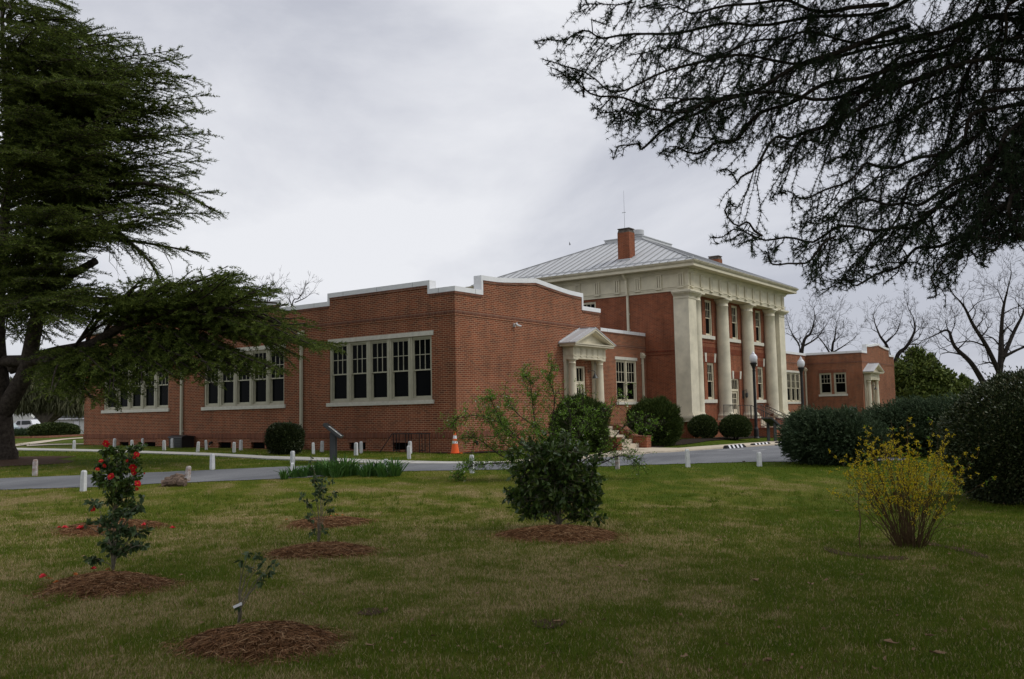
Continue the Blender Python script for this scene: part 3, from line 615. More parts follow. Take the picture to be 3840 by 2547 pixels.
# entablature
en = MB(); x0, x1, y0, y1 = M0-.06, M1+.06, PF-.03, YB+.06
def ring(mb, e, z0, z1, inner=.55):
    a, b, c, d = x0-e, x1+e, y0-e, y1+e
    mb.box(a, c, z0, b, c+inner+e+.3, z1); mb.box(a, c+inner+e+.3, z0, a+inner+e, d, z1); mb.box(b-inner-e, c+inner+e+.3, z0, b, d, z1); mb.box(a+inner+e, d-inner-e, z0, b-inner-e, d, z1)
ring(en, 0, ZAB, ZAB+.12); ring(en, .015, ZAB+.12, ZT-.05); ring(en, .05, ZT-.05, ZT); ring(en, 0, ZT, ZF); ring(en, .06, ZF, ZF+.05); ring(en, .11, ZF+.05, ZF+.13); ring(en, .17, ZF+.13, ZCL-.01)
en.build('entablature', M['cream'], B)
tg = MB(); gp_ = MB()
nfx = 12; xs = [x0+.42+i*((x1-x0-.84)/(nfx-1)) for i in range(nfx)]; nsy = 11; ys = [y0+.42+i*((y1-y0-.84)/(nsy-1)) for i in range(nsy)]
def trig(mb, kind, c):
    for q in (-.135, 0, .135):
        if kind == 'F': mb.box(c+q-.042, y0-.075, ZT+.002, c+q+.045, y0+.01, ZF-.07)
        else: mb.box(x0-.075, c+q-.042, ZT+.002, x0+.01, c+q+.045, ZF-.07)
    if kind == 'F': mb.box(c-.19, y0-.08, ZF-.07, c+.19, y0, ZF-.002); mb.box(c-.19, y0-.095, ZT-.12, c+.19, y0-.013, ZT-.052)
    else: mb.box(x0-.08, c-.19, ZF-.07, x0, c+.19, ZF-.002); mb.box(x0-.095, c-.19, ZT-.12, x0-.013, c+.19, ZT-.052)
for c in xs: trig(tg, 'F', c)
for a, b in zip(xs[:-1], xs[1:]): tg.box(a+.22, y0-.03, ZF-.05, b-.22, y0, ZF-.002)
tg.build('triglyph_frieze', M['cream'], B); tg = MB()
for c in ys: trig(tg, 'S', c)
for a, b in zip(ys[:-1], ys[1:]): tg.box(x0-.02, a+.22, ZF-.05, x0, b-.22, ZF-.002)
tg.build('triglyph_frieze', M['cream'], B)
# cornice with overhang, soffit and crown
cn = MB(); OV = .72
for (e, a, b) in ((.62, ZCL, ZCL+.012), (.66, ZCL+.012, ZCL+.16), (.64, ZCL+.16, ZCL+.19), (.70, ZCL+.19, ZCL+.24), (.76, ZCL+.24, ZCL+.30), (.80, ZCL+.30, ZCT-.02)):
    cn.box(x0-e, y0-e, a, x1+e, y1+e, b-.0005)
cn.build('cornice', M['cream'], B)
# roof
E0, E1, F0, F1, ZE = x0-.70, x1+.70, y0-.70, y1+.70, ZCT
RD = (27.3, 31.4, 7.12, 9.8); ZR = 12.15
dx = RD[0]-E0; F1 = RD[3]+(RD[2]-F0)
rf = MB(); P = [(E0, F0, ZE), (E1, F0, ZE), (E1, F1, ZE), (E0, F1, ZE)]; Q = [(RD[0], RD[2], ZR), (RD[1], RD[2], ZR), (RD[1], RD[3], ZR), (RD[0], RD[3], ZR)]
for i in range(4): rf.quad(P[i], P[(i+1) % 4], Q[(i+1) % 4], Q[i])
rf.quad(*Q); rf.box(E0-.06, F0-.06, ZE-.022, E1+.06, F1+.06, ZE+.002)
roof = rf.build('roof', M['seam'], B)
sr = MB()
def lerp(a, b, t): return tuple(a[i]+(b[i]-a[i])*t for i in range(3))
up = np.array((0, 0, .025))
def seamline(a, b, wd=.028, ht=.05): sr.bar(np.array(a)+up, np.array(b)+up, wd, ht)
y = F0+.5
while y < F1-.2:            # west slope (faces the left wing)
    if y < RD[2]: t = (y-F0)/(RD[2]-F0)
    elif y > RD[3]: t = (F1-y)/(F1-RD[3])
    else: t = 1
    if t > .03: seamline((E0, y, ZE), (E0+(RD[0]-E0)*t, y, ZE+(ZR-ZE)*t))
    y += .52
x = E0+.5
while x < E1-.2:
    t = (x-E0)/(RD[0]-E0) if x < RD[0] else ((E1-x)/(E1-RD[1]) if x > RD[1] else 1)
    if t > .03: seamline((x, F0, ZE), (x, F0+(RD[2]-F0)*t, ZE+(ZR-ZE)*t))
    x += .52
for i in range(4): sr.bar(np.array(P[i])+up, np.array(Q[i])+up, .07, .06)
nrm = np.array((-.405, 0, .914))
sr.build('roof_seam', M['seamrib'], roof)
gt = MB(); gt.bar((E0+.42, F0+.2, ZE+.19), (E0+.42, F1-.2, ZE+.19), .05, .10); gt.bar((E0+.2, F0+.42, ZE+.19), (E1-.2, F0+.42, ZE+.19), .05, .10); gt.build('snow_guard', M['seam'], roof)
dk = MB(); dk.box(RD[0]-.02, RD[2]-.02, ZR-.15, RD[1]+.02, RD[3]+.02, ZR+.20); dk.box(RD[0]-.07, RD[2]-.07, ZR+.20, RD[1]+.07, RD[3]+.07, ZR+.25)
dk.quad((RD[0], RD[2], ZR+.25), (RD[1], RD[2], ZR+.25), ((RD[0]+RD[1])/2, (RD[2]+RD[3])/2, ZR+.40)); dk.quad((RD[0], RD[3], ZR+.25), (RD[0], RD[2], ZR+.25), ((RD[0]+RD[1])/2, (RD[2]+RD[3])/2, ZR+.40))
dk.build('roof_deck', M['seam'], roof)
vn = MB(); vn.lathe([(.2, .2), (.2, .36), (.37, .37), (.39, .40), (.39, .66), (.36, .69), (.05, .71)], (27.95, 7.75, ZR+.05), 24); vn.build('roof_vent', M['seam'], roof, smooth=False)
# chimneys
M['chimcap'] = simple('sooty_cement_cap', (.16, .13, .11), .95, .1, c2=(.05, .045, .04), nscale=6)
for k, cx in enumerate((22.65, 35.33)):
    mb = MB(); mb.box(cx, 5.51, 9.6, cx+.66, 6.28, 11.72); o = mb.build('chimney', M['brick_main'], roof)
    mb = MB(); z = 11.72
    mb.add([(cx, 5.51, z), (cx+.66, 5.51, z), (cx+.66, 6.28, z), (cx, 6.28, z), (cx+.05, 5.56, z+.2), (cx+.61, 5.56, z+.2), (cx+.61, 6.23, z+.2), (cx+.05, 6.23, z+.2)], [(4, 5, 6, 7), (0, 1, 5, 4), (1, 2, 6, 5), (2, 3, 7, 6), (3, 0, 4, 7)])
    mb.box(cx+.0, 5.5, z+.2, cx+.66, 6.28, z+.25); 
    mb.build('chimney_cap', M['chimcap'], roof)
    mb = MB(); mb.box(cx-.06, 5.45, 9.6, cx+.72, 6.34, 10.1+.05); mb.build('flashing', M['seam'], roof)
mb = MB(); mb.tube([(22.95, 5.95, 11.9), (22.95, 5.95, 14.25)], [.009, .005], 4); mb.bar((22.95, 5.85, 12.95), (22.95, 6.1, 12.95), .02); mb.build('antenna', M['bronze'], roof)
# slanted leader and downspout on the side of the central block
mb = MB(); mb.bar((x0-.5, 5.3, ZCL), (x0-.16, 5.3, ZF-.1), .12, .10); mb.bar((x0-.16, 5.3, ZF-.1), (x0-.10, 5.3, ZAB+.02), .12, .10); mb.box(M0-.13, 5.24, 5.2, M0-.02, 5.36, ZAB+.02)
for z in (5.9, 6.8): mb.box(M0-.05, 5.2, z, M0-.001, 5.4, z+.05)
mb.build('downspout', M['cream'], B)
# ------------------------------------------------------------------ wing porches
def porch(xa, xb, mirror):
    y1_ = -.49; zb, zt_, zf, zc = 3.45, 3.56, 3.90, 4.05; o = MB()
    o.box(xa, y1_, zb, xb, -.001, zt_); o.box(xa-.02, y1_-.02, zt_, xb+.02, -.001, zt_+.03); o.box(xa, y1_, zt_+.03, xb, -.001, zf)
    o.box(xa-.05, y1_-.05, zf, xb+.05, -.001, zf+.04); o.box(xa-.26, y1_-.26, zf+.04, xb+.26, -.001, zf+.11); o.box(xa-.30, y1_-.30, zf+.11, xb+.30, -.001, zc)
    n = 6
    for i in range(n):
        c = xa+.16+i*(xb-xa-.32)/(n-1)
        for q in (-.05, 0, .05): o.box(c+q-.017, y1_-.02, zt_+.035, c+q+.017, y1_, zf-.03)
        o.box(c-.08, y1_-.03, zt_-.035, c+.08, y1_, zt_-.002)
    for c in (y1_+.14, -.12):
        for q in (-.05, 0, .05): o.box(xa-.02, c+q-.017, zt_+.035, xa, c+q+.017, zf-.03)
    e = o.build('porch_entablature', M['cream'], B)
    xm = (xa+xb)/2; L0, L1, za = xa-.31, xb+.31, zc+.64; yf = y1_-.31
    p = MB(); p.prism([(L0+.18, zc+.004), (L1-.18, zc+.004), (xm, za-.10)], 1, y1_-.02, 0.0-.001)
    for s, (a, b) in ((0, (L0, xm)), (1, (L1, xm))):
        p.prism([(a, zc+.004), (a+(.16 if s == 0 else -.16), zc+.004), (xm, za-.09), (xm, za)], 1, yf, yf+.09)
        p.prism([(a+(.16 if s == 0 else -.16), zc+.005), (a+(.26 if s == 0 else -.26), zc+.005), (xm, za-.15), (xm, za-.09)], 1, yf+.05, y1_)
    p.build('pediment', M['cream'], e)
    r = MB()
    for a in (L0, L1):
        dxs = -.03 if a == L0 else .03
        r.prism([(a+dxs, zc-.005), (xm, za+.0), (xm, za+.035), (a+dxs, zc+.03)], 1, yf-.02, -.001)
    for fy in (yf+.27, ): r.bar((L0, fy, zc+.045), (xm, fy, za+.05), .02, .03); r.bar((L1, fy, zc+.045), (xm, fy, za+.05), .02, .03)
    r.bar((xm, yf, za+.045), (xm, -.001, za+.045), .06, .03)
    r.bar((L0, -.03, zc+.05), (xm, -.03, za+.06), .05, .06)
    r.build('porch_roof', M['seam'], e)
    for cx in (xa+.19, xb-.19):
        column(cx, -.30, .165, .14, .73, 3.45, M['cream'], B, 'porch_column', sc_=.42)
        q = MB(); q.box(cx-.16, -.10, .73, cx+.16, -.001, 3.40); q.box(cx-.19, -.13, 3.32, cx+.19, -.001, 3.449); q.box(cx-.19, -.13, .73, cx+.19, -.001, .86); q.build('pilaster', M['cream'], B)
    s = MB(); s.box(xa-.15, -.9, -.6, xb+.15, -.001, .72)
    for i in range(4): s.box(xa+.3, -.9-(i+1)*.3, -.6, xb-.3, -.9-i*.3, .72-(i+1)*.175)
    s.build('porch_steps', M['tanpath'], B)
    for cx in (xa-.12, xb-.25):
        w_ = MB(); prof = [(-.62, -.6), (-2.42, -.6), (-2.42, .27), (-1.9, .28), (-1.75, .33), (-1.5, .50), (-1.3, .66), (-1.15, .72), (-.62, .72)]
        w_.prism(prof, 0, cx, cx+.38); o_ = w_.build('porch_cheek_wall', M['brick_main'], B)
        t = MB()
        for a, b in zip(prof[2:-1], prof[3:]): t.prism([a, b, (b[0], b[1]+.055), (a[0]-(.03 if a == prof[2] else 0), a[1]+.055)], 0, cx-.03, cx+.41)
        t.build('cheek_coping', M['soldier'], o_)
    # gooseneck lamp under the porch roof
    lx = (doorL if xa < 20 else doorR)[1]+.2
    g = MB(); g.lathe([(.05, 0), (.05, .03)], (lx, -.02, 3.0), 8); g.tube(catmull([(lx, 0, 3.0), (lx, -.18, 3.02), (lx, -.30, 2.98), (lx, -.32, 2.88)], 5), .014, 6); g.lathe([(.13, 0), (.12, .02), (.05, .14), (.03, .2), (.01, .21)], (lx, -.32, 2.70), 14); g.build('wall_lamp', M['bronze'], B)
porch(6.74, 9.26, 0); porch(2*CEN-9.26, 2*CEN-6.74, 1)
# small fittings on the left wing
mb = MB(); mb.lathe([(.05, 0), (.06, .03), (.05, .06)], (3.42, -.05, 4.57), 12); mb.tube([(3.45, -.1, 4.58), (3.56, -.24, 4.53)], .035, 10); mb.tube([(3.42, -.08, 4.6), (3.34, -.2, 4.62)], .035, 10); mb.box(3.38, -.04, 4.52, 3.48, 0, 4.64); mb.build('security_camera', M['coping'], B)
for wl, a, z in ((WY, .95, .36), (WX, 13.35, .34)):
    mb = MB(); c = wpt(wl, a, .06, z); d = wpt(wl, a, .12, z-.03); mb.tube([wpt(wl, a, 0, z), c, d], .05, 10); mb.tube([d, wpt(wl, a, .13, z-.12)], .045, 10); mb.build('wall_hydrant_pipe', M['black'], B)
# ------------------------------------------------------------------ white boundary posts
def post(px, py, ptop, label, lean=(0, 0), mat='white', tilt=None, wpx=None):
    g, wd = ground(px, py); h = (py-ptop)*wd/FL+.02; mb = MB(); s = .053
    a = .5
    ca, sa = math.cos(a), math.sin(a)
    def rr(sz, z): return [(sz*(i*ca-j*sa)+lean[0]*z, sz*(i*sa+j*ca)+lean[1]*z, z) for i, j in ((-1, -1), (1, -1), (1, 1), (-1, 1))]
    vs = rr(s, -.15)+rr(s*.93, h*.5)+rr(s*.86, h-.035)+rr(s*.55, h)
    fs = [(12, 13, 14, 15)]+[(k*4+i, k*4+(i+1) % 4, k*4+4+(i+1) % 4, k*4+4+i) for k in range(3) for i in range(4)]
    mb.add(vs, fs); o = mb.build('boundary_post', M[mat], None); o.location = [float(v) for v in g]
    o.rotation_euler = (random.gauss(0, .022), random.gauss(0, .022), random.uniform(-.5, .5)); me = o.data
    tag(o, label, 'post', 'short white painted posts around the lawn')
PST = [
 (131, 1785, 1726, 'short white post with a rust stained foot, right of the big cedar trunk', 'rust', (0, 0)),
 (312, 1842, 1768, 'bright white post on the near grass edge, left of the red camellia', 'white', (0, 0)),
 (702, 1806, 1751, 'leaning white post with flaking paint beside the weathered log', 'rust', (.06, -.09)),
 (796, 1761, 1705, 'white post alone on the far road edge, between the log and the sign', 'white', (0, 0)),
 (1097, 1737, 1694, 'white post just beyond the road, directly behind another post left of the tilted sign', 'white', (0, 0)),
 (1096.5, 1781, 1738, 'white post at the left end of the iris bed, on the near road edge', 'white', (0, 0)),
 (1175, 1703.5, 1662, 'white post right of the dark wall shrub, nearer of the pair before the sign', 'white', (0, 0)),
 (1207, 1696, 1655.6, 'white post close to the wall just left of the tilted sign', 'white', (0, 0)),
 (1335, 1708.6, 1662, 'white post in front of a crawl space vent right of the sign, nearer of two', 'white', (0, 0)),
 (1354.5, 1700, 1658, 'white post in front of a crawl space vent right of the sign, farther of two', 'white', (0, 0)),
 (1534, 1722, 1674, 'white post beside the pavement overlapping another post, left of the black rack', 'white', (0, 0)),
 (1537.6, 1702, 1657, 'white post near the wall half hidden behind a post, left of the black rack', 'white', (0, 0)),
 (1448, 1778, 1725, 'white post rising from the right part of the iris bed', 'white', (0, 0)),
 (1771, 1774, 1709, 'white post seen through the twigs at the left of the budding shrub', 'white', (0, 0)),
 (2316, 1759, 1706, 'grey white post right of the budding shrub under its low bare branch', 'rust', (0, 0)),
 (2580, 1752, 1687, 'white post standing alone at the road edge in front of the portico', 'white', (0, 0)),
 (2848, 1749, 1698, 'greyish white post at the road edge left of the blue green junipers', 'white', (0, 0)),
 (277.5, 1684, 1653, 'white post on the strip of grass by the far left corner of the building', 'white', (0, 0)),
 (429, 1677, 1646, 'white post by the wall behind the top red bloom of the camellia', 'white', (0, 0)),
 (495.5, 1684, 1652, 'white post between two crawl space vents, under the leftmost big window', 'white', (0, 0)),
 (534, 1676, 1646, 'white post against the wall overlapping a vent under the leftmost big window', 'white', (0, 0)),
 (615.7, 1689, 1653, 'white post left of the first downspout, nearer of the two there', 'white', (0, 0)),
 (646, 1680, 1646, 'white post left of the first downspout, closer to the wall', 'white', (0, 0)),
 (741, 1696, 1658.6, 'slightly tilted white post in front of the black storage box', 'white', (.05, -.07)),
 (774, 1687, 1652, 'white post right of the black storage box near the wall', 'white', (0, 0)),
 (877.5, 1697.7, 1660, 'white post left of the dark wall shrub, nearer of the two there', 'white', (0, 0)),
 (903, 1689, 1652, 'white post left of the dark wall shrub, closer to the wall', 'white', (0, 0)),
 (1013, 1697, 1668, 'white post mostly hidden behind the left side of the dark wall shrub', 'white', (0, 0)),
]
for (x, y, t, lb, m_, ln) in PST: post(x, y, t, lb, ln, m_)
# ------------------------------------------------------------------ tilted information signs
M['panelink'] = simple('sign_photo_print', (.20, .20, .19), .4, .4, c2=(.38, .38, .37), nscale=16)
M['panelwhite'] = simple('sign_sheet', (.62, .63, .63), .3, .5)
def sign(loc, rz, label, s=1., legs=True):
    t = thing('information_sign', label, 'sign', loc, rz)
    # local +x = down slope toward the reader, +y = width
    L0, wd, z1, z0 = .56*s, .92*s, 1.17*s, .80*s; a = np.array((0, 0, 0.))
    sx = np.array((.46*s, 0, -(z1-z0))); ln = np.linalg.norm(sx); ux = sx/ln; uy = np.array((0, 1., 0)); un = np.cross(ux, uy); un = un if un[2] > 0 else -un
    c = np.array((0, 0, (z1+z0)/2)); mb = MB(); mb.obox(c-un*.03, ux*ln/2, uy*wd/2, un*.025)
    for q in (-1, 1): mb.obox(c+uy*q*(wd/2+.012), ux*(ln/2+.025), uy*.012, un*.035); mb.obox(c+ux*q*(ln/2+.012), ux*.012, uy*wd/2, un*.035)
    fr = mb.build('panel_frame', M['bronze'], t, world=False)
    mb = MB(); mb.obox(c+un*.002, ux*ln/2*.94, uy*wd/2*.96, un*.006); sh = mb.build('panel_sheet', M['panelwhite'], fr, world=False)
    mb = MB(); mb.obox(c+un*.012-ux*ln*.40, ux*ln*.08, uy*wd*.46, un*.003); mb.build('header_band', M['black'], fr, world=False)
    mb = MB()
    for (cx_, cy_, hx, hy) in ((-.08, -.24, .17, .19), (-.08, .20, .17, .20), (.30, -.02, .12, .42)): mb.obox(c+un*.012+ux*ln*cx_+uy*wd*cy_, ux*ln*hx, uy*wd*hy, un*.003)
    mb.build('picture', M['panelink'], fr, world=False)
    for q in (-1, 1):
        mb = MB(); y = q*wd*.36; mb.box(-.075*s, y-.03, -.2, .075*s, y+.03, (z1+z0)/2-.05); mb.build('leg', M['bronze'], t, world=False)
    return t
g, wd = ground(1243, 1742)
ang = math.atan2(CR[1], CR[0])
sign(g+np.array([math.sin(YAW)*.3, math.cos(YAW)*.3, 0]), ang+.10, 'low grey metal information sign with a tilted panel, on the grass by the road bend', .98)
g, wd = ground(2972, 1652)
sign((20.9, -3.15, zgf(20.9, -3.15)), ang+.25, 'grey metal information sign near the portico steps, half hidden by junipers', 1.0)
# ------------------------------------------------------------------ cone, rack, storage box
g, wd = ground(1699, 1702); cl = (-.35, .62, zgf(-.35, .62))
c_, s_ = 0, 0
t = thing('traffic_cone', 'orange traffic cone with two white bands by the corner of the left wing', 'traffic cone', (-.31, -.17, zgf(-.31, -.17)))
M['orange'] = simple('orange_plastic', (.85, .13, .02), .5, .4); M['reflect'] = simple('white_band', (.75, .75, .78), .4, .5)
H = .70
def cr_(z): return .145-(.145-.03)*z/H
mb = MB(); mb.box(-.18, -.18, 0, .18, .18, .03); mb.build('base', M['orange'], t, world=False)
mb = MB(); mb.lathe([(cr_(0), .03), (cr_(.7), .73), (.02, .735)], (0, 0, 0), 20); mb.build('cone_body', M['orange'], t, world=False, smooth=False)
for a, b in ((.311, .40), (.472, .578)):
    mb = MB(); mb.lathe([(cr_(a)+.003, .03+a), (cr_(b)+.003, .03+b)], (0, 0, 0), 20); mb.build('reflective_band', M['reflect'], t, world=False)
z = zgf(-.3, 1.5)
t = thing('bike_rack', 'black metal bar rack leaning at the wall left of the orange cone', 'rack', (-.35, 1.5, z))
mb = MB(); k = .66
mb.bar((0, 1.15, k), (0, -.62, k), .035)
mb.bar((0, 1.15, k), (-.15, 1.62, 0), .025)
for y in (1.10, .95, .82, .52, .38, .25, -.12, -.24, -.38, -.58): mb.tube([(0, y, k), (0, y, 0.)], .014, 5)
for a, b in ((1.10, .82), (.52, .25), (-.12, -.38)): mb.bar((0, a, .08), (0, b, .08), .025)
mb.build('bar', M['black'], t, world=False)
t = thing('storage_box', 'black plastic storage box standing against the wall beside the first downspout', 'box', (-.42, 14.85, zgf(-.4, 14.8)))
mb = MB(); mb.box(-.3, -.42, 0, .3, .5, .42); mb.build('box_body', M['black'], t, world=False)
mb = MB(); mb.prism([(-.34, .42), (.34, .42), (.32, .47), (-.1, .53), (-.32, .47)], 1, -.46, .54); mb.build('lid', M['black'], t, world=False)
mb = MB()
for i in range(5): mb.box(-.312, -.36, .06+i*.07, -.301, .44, .09+i*.07)
mb.build('side_rib', M['bronze'], t, world=False)
t = MB(); t.tube(catmull([(-.1, 15.42, .42), (-.16, 15.5, .32), (-.25, 15.62, .2), (-.4, 15.72, .14)], 4), .075, 10); tag(t.build('drain_hose', M['black']), 'short black corrugated drain hose under the first downspout', 'hose')
t = MB(); t.tube(catmull([(-.1, 7.7, .36), (-.18, 7.62, .26), (-.3, 7.5, .14), (-.5, 7.4, .1)], 4), .075, 10); tag(t.build('drain_hose', M['black']), 'black drain hose at the foot of the downspout right of the wall shrub', 'hose')
# utility cabinet
t = thing('utility_box', 'grey utility box with a pale meter cover at the right wing corner', 'utility box', (RX-.18, .78, .75))
mb = MB(); mb.box(-.1, -.22, -.6, .18, .25, .62); mb.build('cabinet', simple('grey_cabinet', (.23, .25, .27), .5, .4), t, world=False)
mb = MB(); mb.box(-.13, -.12, .0, -.1, .15, .48); mb.build('meter_cover', M['reflect'], t, world=False)
# ------------------------------------------------------------------ lamp posts
M['globe'] = simple('frosted_globe', (.66, .67, .70), .2, .5)
def lamp(loc, label, H):
    t = thing('street_lamp', label, 'street lamp', loc, 0, 'black lamp posts with acorn globes'); s = H/4.75
    mb = MB(); mb.lathe([(.16, 0), (.16, .05), (.13, .1), (.13, .5), (.10, .58), (.085, .62), (.075, 3.55*s), (.085, 3.6*s), (.10, 3.62*s)], (0, 0, 0), 14); mb.build('pole', M['black'], t, world=False)
    mb = MB(); z = 3.62*s; mb.lathe([(.07, z), (.08, z+.1), (.11, z+.2), (.17, z+.33), (.19, z+.36), (.19, z+.41), (.10, z+.42)], (0, 0, 0), 16); mb.build('fitter', M['black'], t, world=False)
    z += .41; mb = MB(); mb.lathe([(.13, z), (.19, z+.09), (.215, z+.2), (.205, z+.33), (.15, z+.43), (.095, z+.47), (.10, z+.49), (.06, z+.56), (.02, z+.60), (.025, z+.63), (.005, z+.67)], (0, 0, 0), 20); mb.build('globe', M['globe'], t, world=False, smooth=True)
    return t
def lamp_at(px, ptop, pbase, wd, label):
    p = at(px, pbase, wd); H = (pbase-ptop)*wd/FL; lamp((p[0], p[1], p[2]), label, H)
lamp_at(2837, 1309, 1645, 49.5, 'black lamp post with a white globe in front of the third portico column')
lamp_at(3016, 1328, 1655, 52.5, 'black lamp post with a white globe in front of the right connecting wall')
# ------------------------------------------------------------------ wheel stops
M['rubber'] = simple('black_rubber', (.012, .012, .013), .8, .2)
def wstop(pa, pb, label):
    a = ground(*pa)[0]; b = ground(*pb)[0]; c = (a+b)/2; ln = np.linalg.norm(b-a)*1.02; rz = math.atan2(b[1]-a[1], b[0]-a[0])
    t = thing('wheel_stop', label, 'wheel stop', (c[0], c[1], c[2]+.012), rz, 'black and white wheel stops in the parking bays')
    mb = MB(); h = ln/2; v = []
    for x, z, y in ((-h, .03, .10), (-h+.12, .13, .05), (h-.12, .13, .05), (h, .03, .10)): v += [(x, -.10, 0), (x, -y, z), (x, y, z), (x, .10, 0)]
    mb.add(v, [(0, 1, 2, 3)]+[(k*4+i, k*4+i+1, k*4+5+i, k*4+4+i) for k in range(3) for i in range(3)]+[(12, 13, 14, 15)]); mb.build('rubber_block', M['rubber'], t, world=False)
    for i in range(4):
        x = -h+ln*(.2+i*.2); mb = MB(); w2 = ln*.045
        mb.add([(x-w2, -.104, .002), (x+w2, -.104, .002), (x+w2-.03, -.052, .134), (x-w2-.03, -.052, .134), (x-w2-.03, .052, .134), (x+w2-.03, .052, .134)], [(0, 1, 2, 3), (3, 2, 5, 4)]); mb.build('white_stripe', M['reflect'], t, world=False)
wstop((2717, 1684), (2789, 1679), 'leftmost black wheel stop with white stripes at the kerb of the parking bays')
wstop((2818, 1676), (2883, 1670.5), 'middle black wheel stop with white stripes, right of the lamp post foot')
wstop((2910, 1668), (2975, 1663), 'rightmost black wheel stop with white stripes, ending at the junipers')
# ------------------------------------------------------------------ urns
M['terra'] = simple('pale_terracotta', (.36, .25, .18), .85, .1, noise=.15, nscale=7)
def urn(loc, label):
    t = thing('planter_urn', label, 'planter', loc, 0)
    mb = MB(); mb.box(-.15, -.15, 0, .15, .15, .05); mb.lathe([(.14, .05), (.10, .10), (.055, .16), (.05, .22), (.12, .27), (.17, .36), (.18, .50), (.17, .58), (.23, .64), (.25, .66), (.21, .67), (.18, .62)], (0, 0, 0), 18); mb.build('urn_bowl', M['terra'], t, world=False, smooth=False)
    mb = MB()
    for i in range(46):
        a = random.uniform(0, 6.28); r = random.uniform(.02, .22); h = random.uniform(.2, .42); mb.tube([(r*.3*math.cos(a), r*.3*math.sin(a), .6), (r*.7*math.cos(a), r*.7*math.sin(a), .6+h*.6), (r*1.2*math.cos(a), r*1.2*math.sin(a), .62+h)], [.008, .006, .002], 3)
    mb.build('dry_grass', simple('dry_red_grass', (.14, .06, .04), .8, .1), t, world=False)
urn((27.72, -.65, .235), 'pale footed urn with dry reddish grass on the cheek wall left of the main steps')
urn((30.95, .8, .765), 'pale urn with dry reddish grass at the right end of the portico')
# ------------------------------------------------------------------ log / stumps
def lumpy(name, c, r, n=4, amp=.25, mat='deadwood', seed=1, parent=None):
    import bmesh
    bm = bmesh.new(); bmesh.ops.create_icosphere(bm, subdivisions=n, radius=1)
    for v in bm.verts:
        p = np.array(v.co); k = 1+amp*(float(fbm(np.array([p[0]*1.6+seed]), np.array([p[1]*1.6+p[2]*1.3+seed]))[0])-.5)*2
        v.co = Vector((p[0]*k*r[0], p[1]*k*r[1], max(-.3, p[2]*k)*r[2]))
    me = bpy.data.meshes.new(name); bm.to_mesh(me); bm.free(); me.materials.append(M[mat]); o = bpy.data.objects.new(name, me); COL.objects.link(o); o.location = [float(q) for q in c]
    if parent: o.parent = parent
    return o
M['deadwood'] = simple('weathered_wood', (.055, .04, .03), .9, .1, c2=(.24, .17, .13), nscale=9, bump=1., bscale=18)
M['cutwood'] = simple('bleached_cut_wood', (.55, .48, .40), .8, .1, noise=.2, nscale=14)
g, wd = ground(657, 1822)
mb = MB(); u = np.array((_rt[0], _rt[1], 0)); a = math.atan2(u[1], u[0])
for k in range(3):
    P = []
    for i in range(9):
        t_ = i/8-.5; P.append(np.array(g)+u*t_*.55*(1-.2*k)+np.array((random.uniform(-.02, .02), random.uniform(-.03, .03), .10+.05*k-.05*abs(t_)*2))+np.array((_fw[0], _fw[1], 0))*(k-1)*.10)
    mb.tube(P, [.09+random.uniform(-.03, .03) for _ in P], 8)
tag(mb.build('rotten_log', M['deadwood'], smooth=False), 'low weathered brown log lying on the near road edge by a leaning post', 'log')
g, wd = ground(1270, 1772)
t = thing('tree_stump', 'small grey stump with a pale cut top among the iris leaves', 'stump', tuple(g)); mb = MB(); mb.lathe([(.19, -.1), (.16, .05), (.15, .22)], (0, 0, 0), 11); mb.build('stump_wood', M['deadwood'], t, world=False)
mb = MB(); mb.add([(.19*math.cos(i*.571), .13*math.sin(i*.571)-.02, .225+.02*math.sin(i)) for i in range(11)]+[(.19*math.cos(i*.571), .13*math.sin(i*.571)-.02, .24+.02*math.sin(i)) for i in range(11)], [tuple(range(11, 22))]+[(i, (i+1) % 11, 11+(i+1) % 11, 11+i) for i in range(11)]); mb.build('cut_top', M['cutwood'], t, world=False)
# ------------------------------------------------------------------ far left: outbuilding, vehicles, brick edging
M['sidwhite'] = simple('white_siding', (.60, .61, .57), .7, .2, noise=.06, nscale=2)
M['shingle'] = simple('dark_grey_shingle', (.05, .052, .055), .9, .1, noise=.2, nscale=3)
rz0 = math.atan2(_rt[1], _rt[0])
def frame_root(name, label, cat, px, pbase, wd, z=None, rz=0.):
    p = at(px, pbase, wd); return thing(name, label, cat, (p[0], p[1], p[2] if z is None else z), rz0+rz)
ob = frame_root('outbuilding', 'low white building with a dark shingle roof beyond the left corner of the brick building', 'building', 215, 1631, 140)
u_ = 140/FL
def px2(px): return (px-215)*u_
mb = MB(); mb.box(px2(135), 0, -1, px2(420), 6, 2.35); mb.prism([(px2(40), -1), (px2(135)-.01, -1), (px2(135)-.01, 2.2), ((px2(-20)+px2(135))/2, 4.6), (px2(-20), 2.2), (px2(-20), -1)], 1, .3, 6)
wl_ = mb.build('wall', M['sidwhite'], ob, world=False)
mb = MB(); mb.prism([(-.4, 2.35), (3.2, 4.9), (6.6, 2.35)], 0, px2(128), px2(425)); mb.build('roof', M['shingle'], ob, world=False)
mb = MB(); mb.box(px2(128), -.45, 2.28, px2(425), -.38, 2.46); mb.build('fascia', M['reflect'], ob, world=False)
mb = MB(); mb.box(px2(235), -.06, 1.15, px2(254), -.01, 1.85); wn = mb.build('window', M['glass'], ob, world=False)
mb = MB()
for k in range(4): mb.box(px2(235)+k*(px2(254)-px2(235))/3-.02, -.08, 1.15, px2(235)+k*(px2(254)-px2(235))/3+.02, -.061, 1.85)
mb.box(px2(235), -.081, 1.48, px2(254), -.062, 1.52); mb.build('muntin', M['reflect'], wn, world=False)
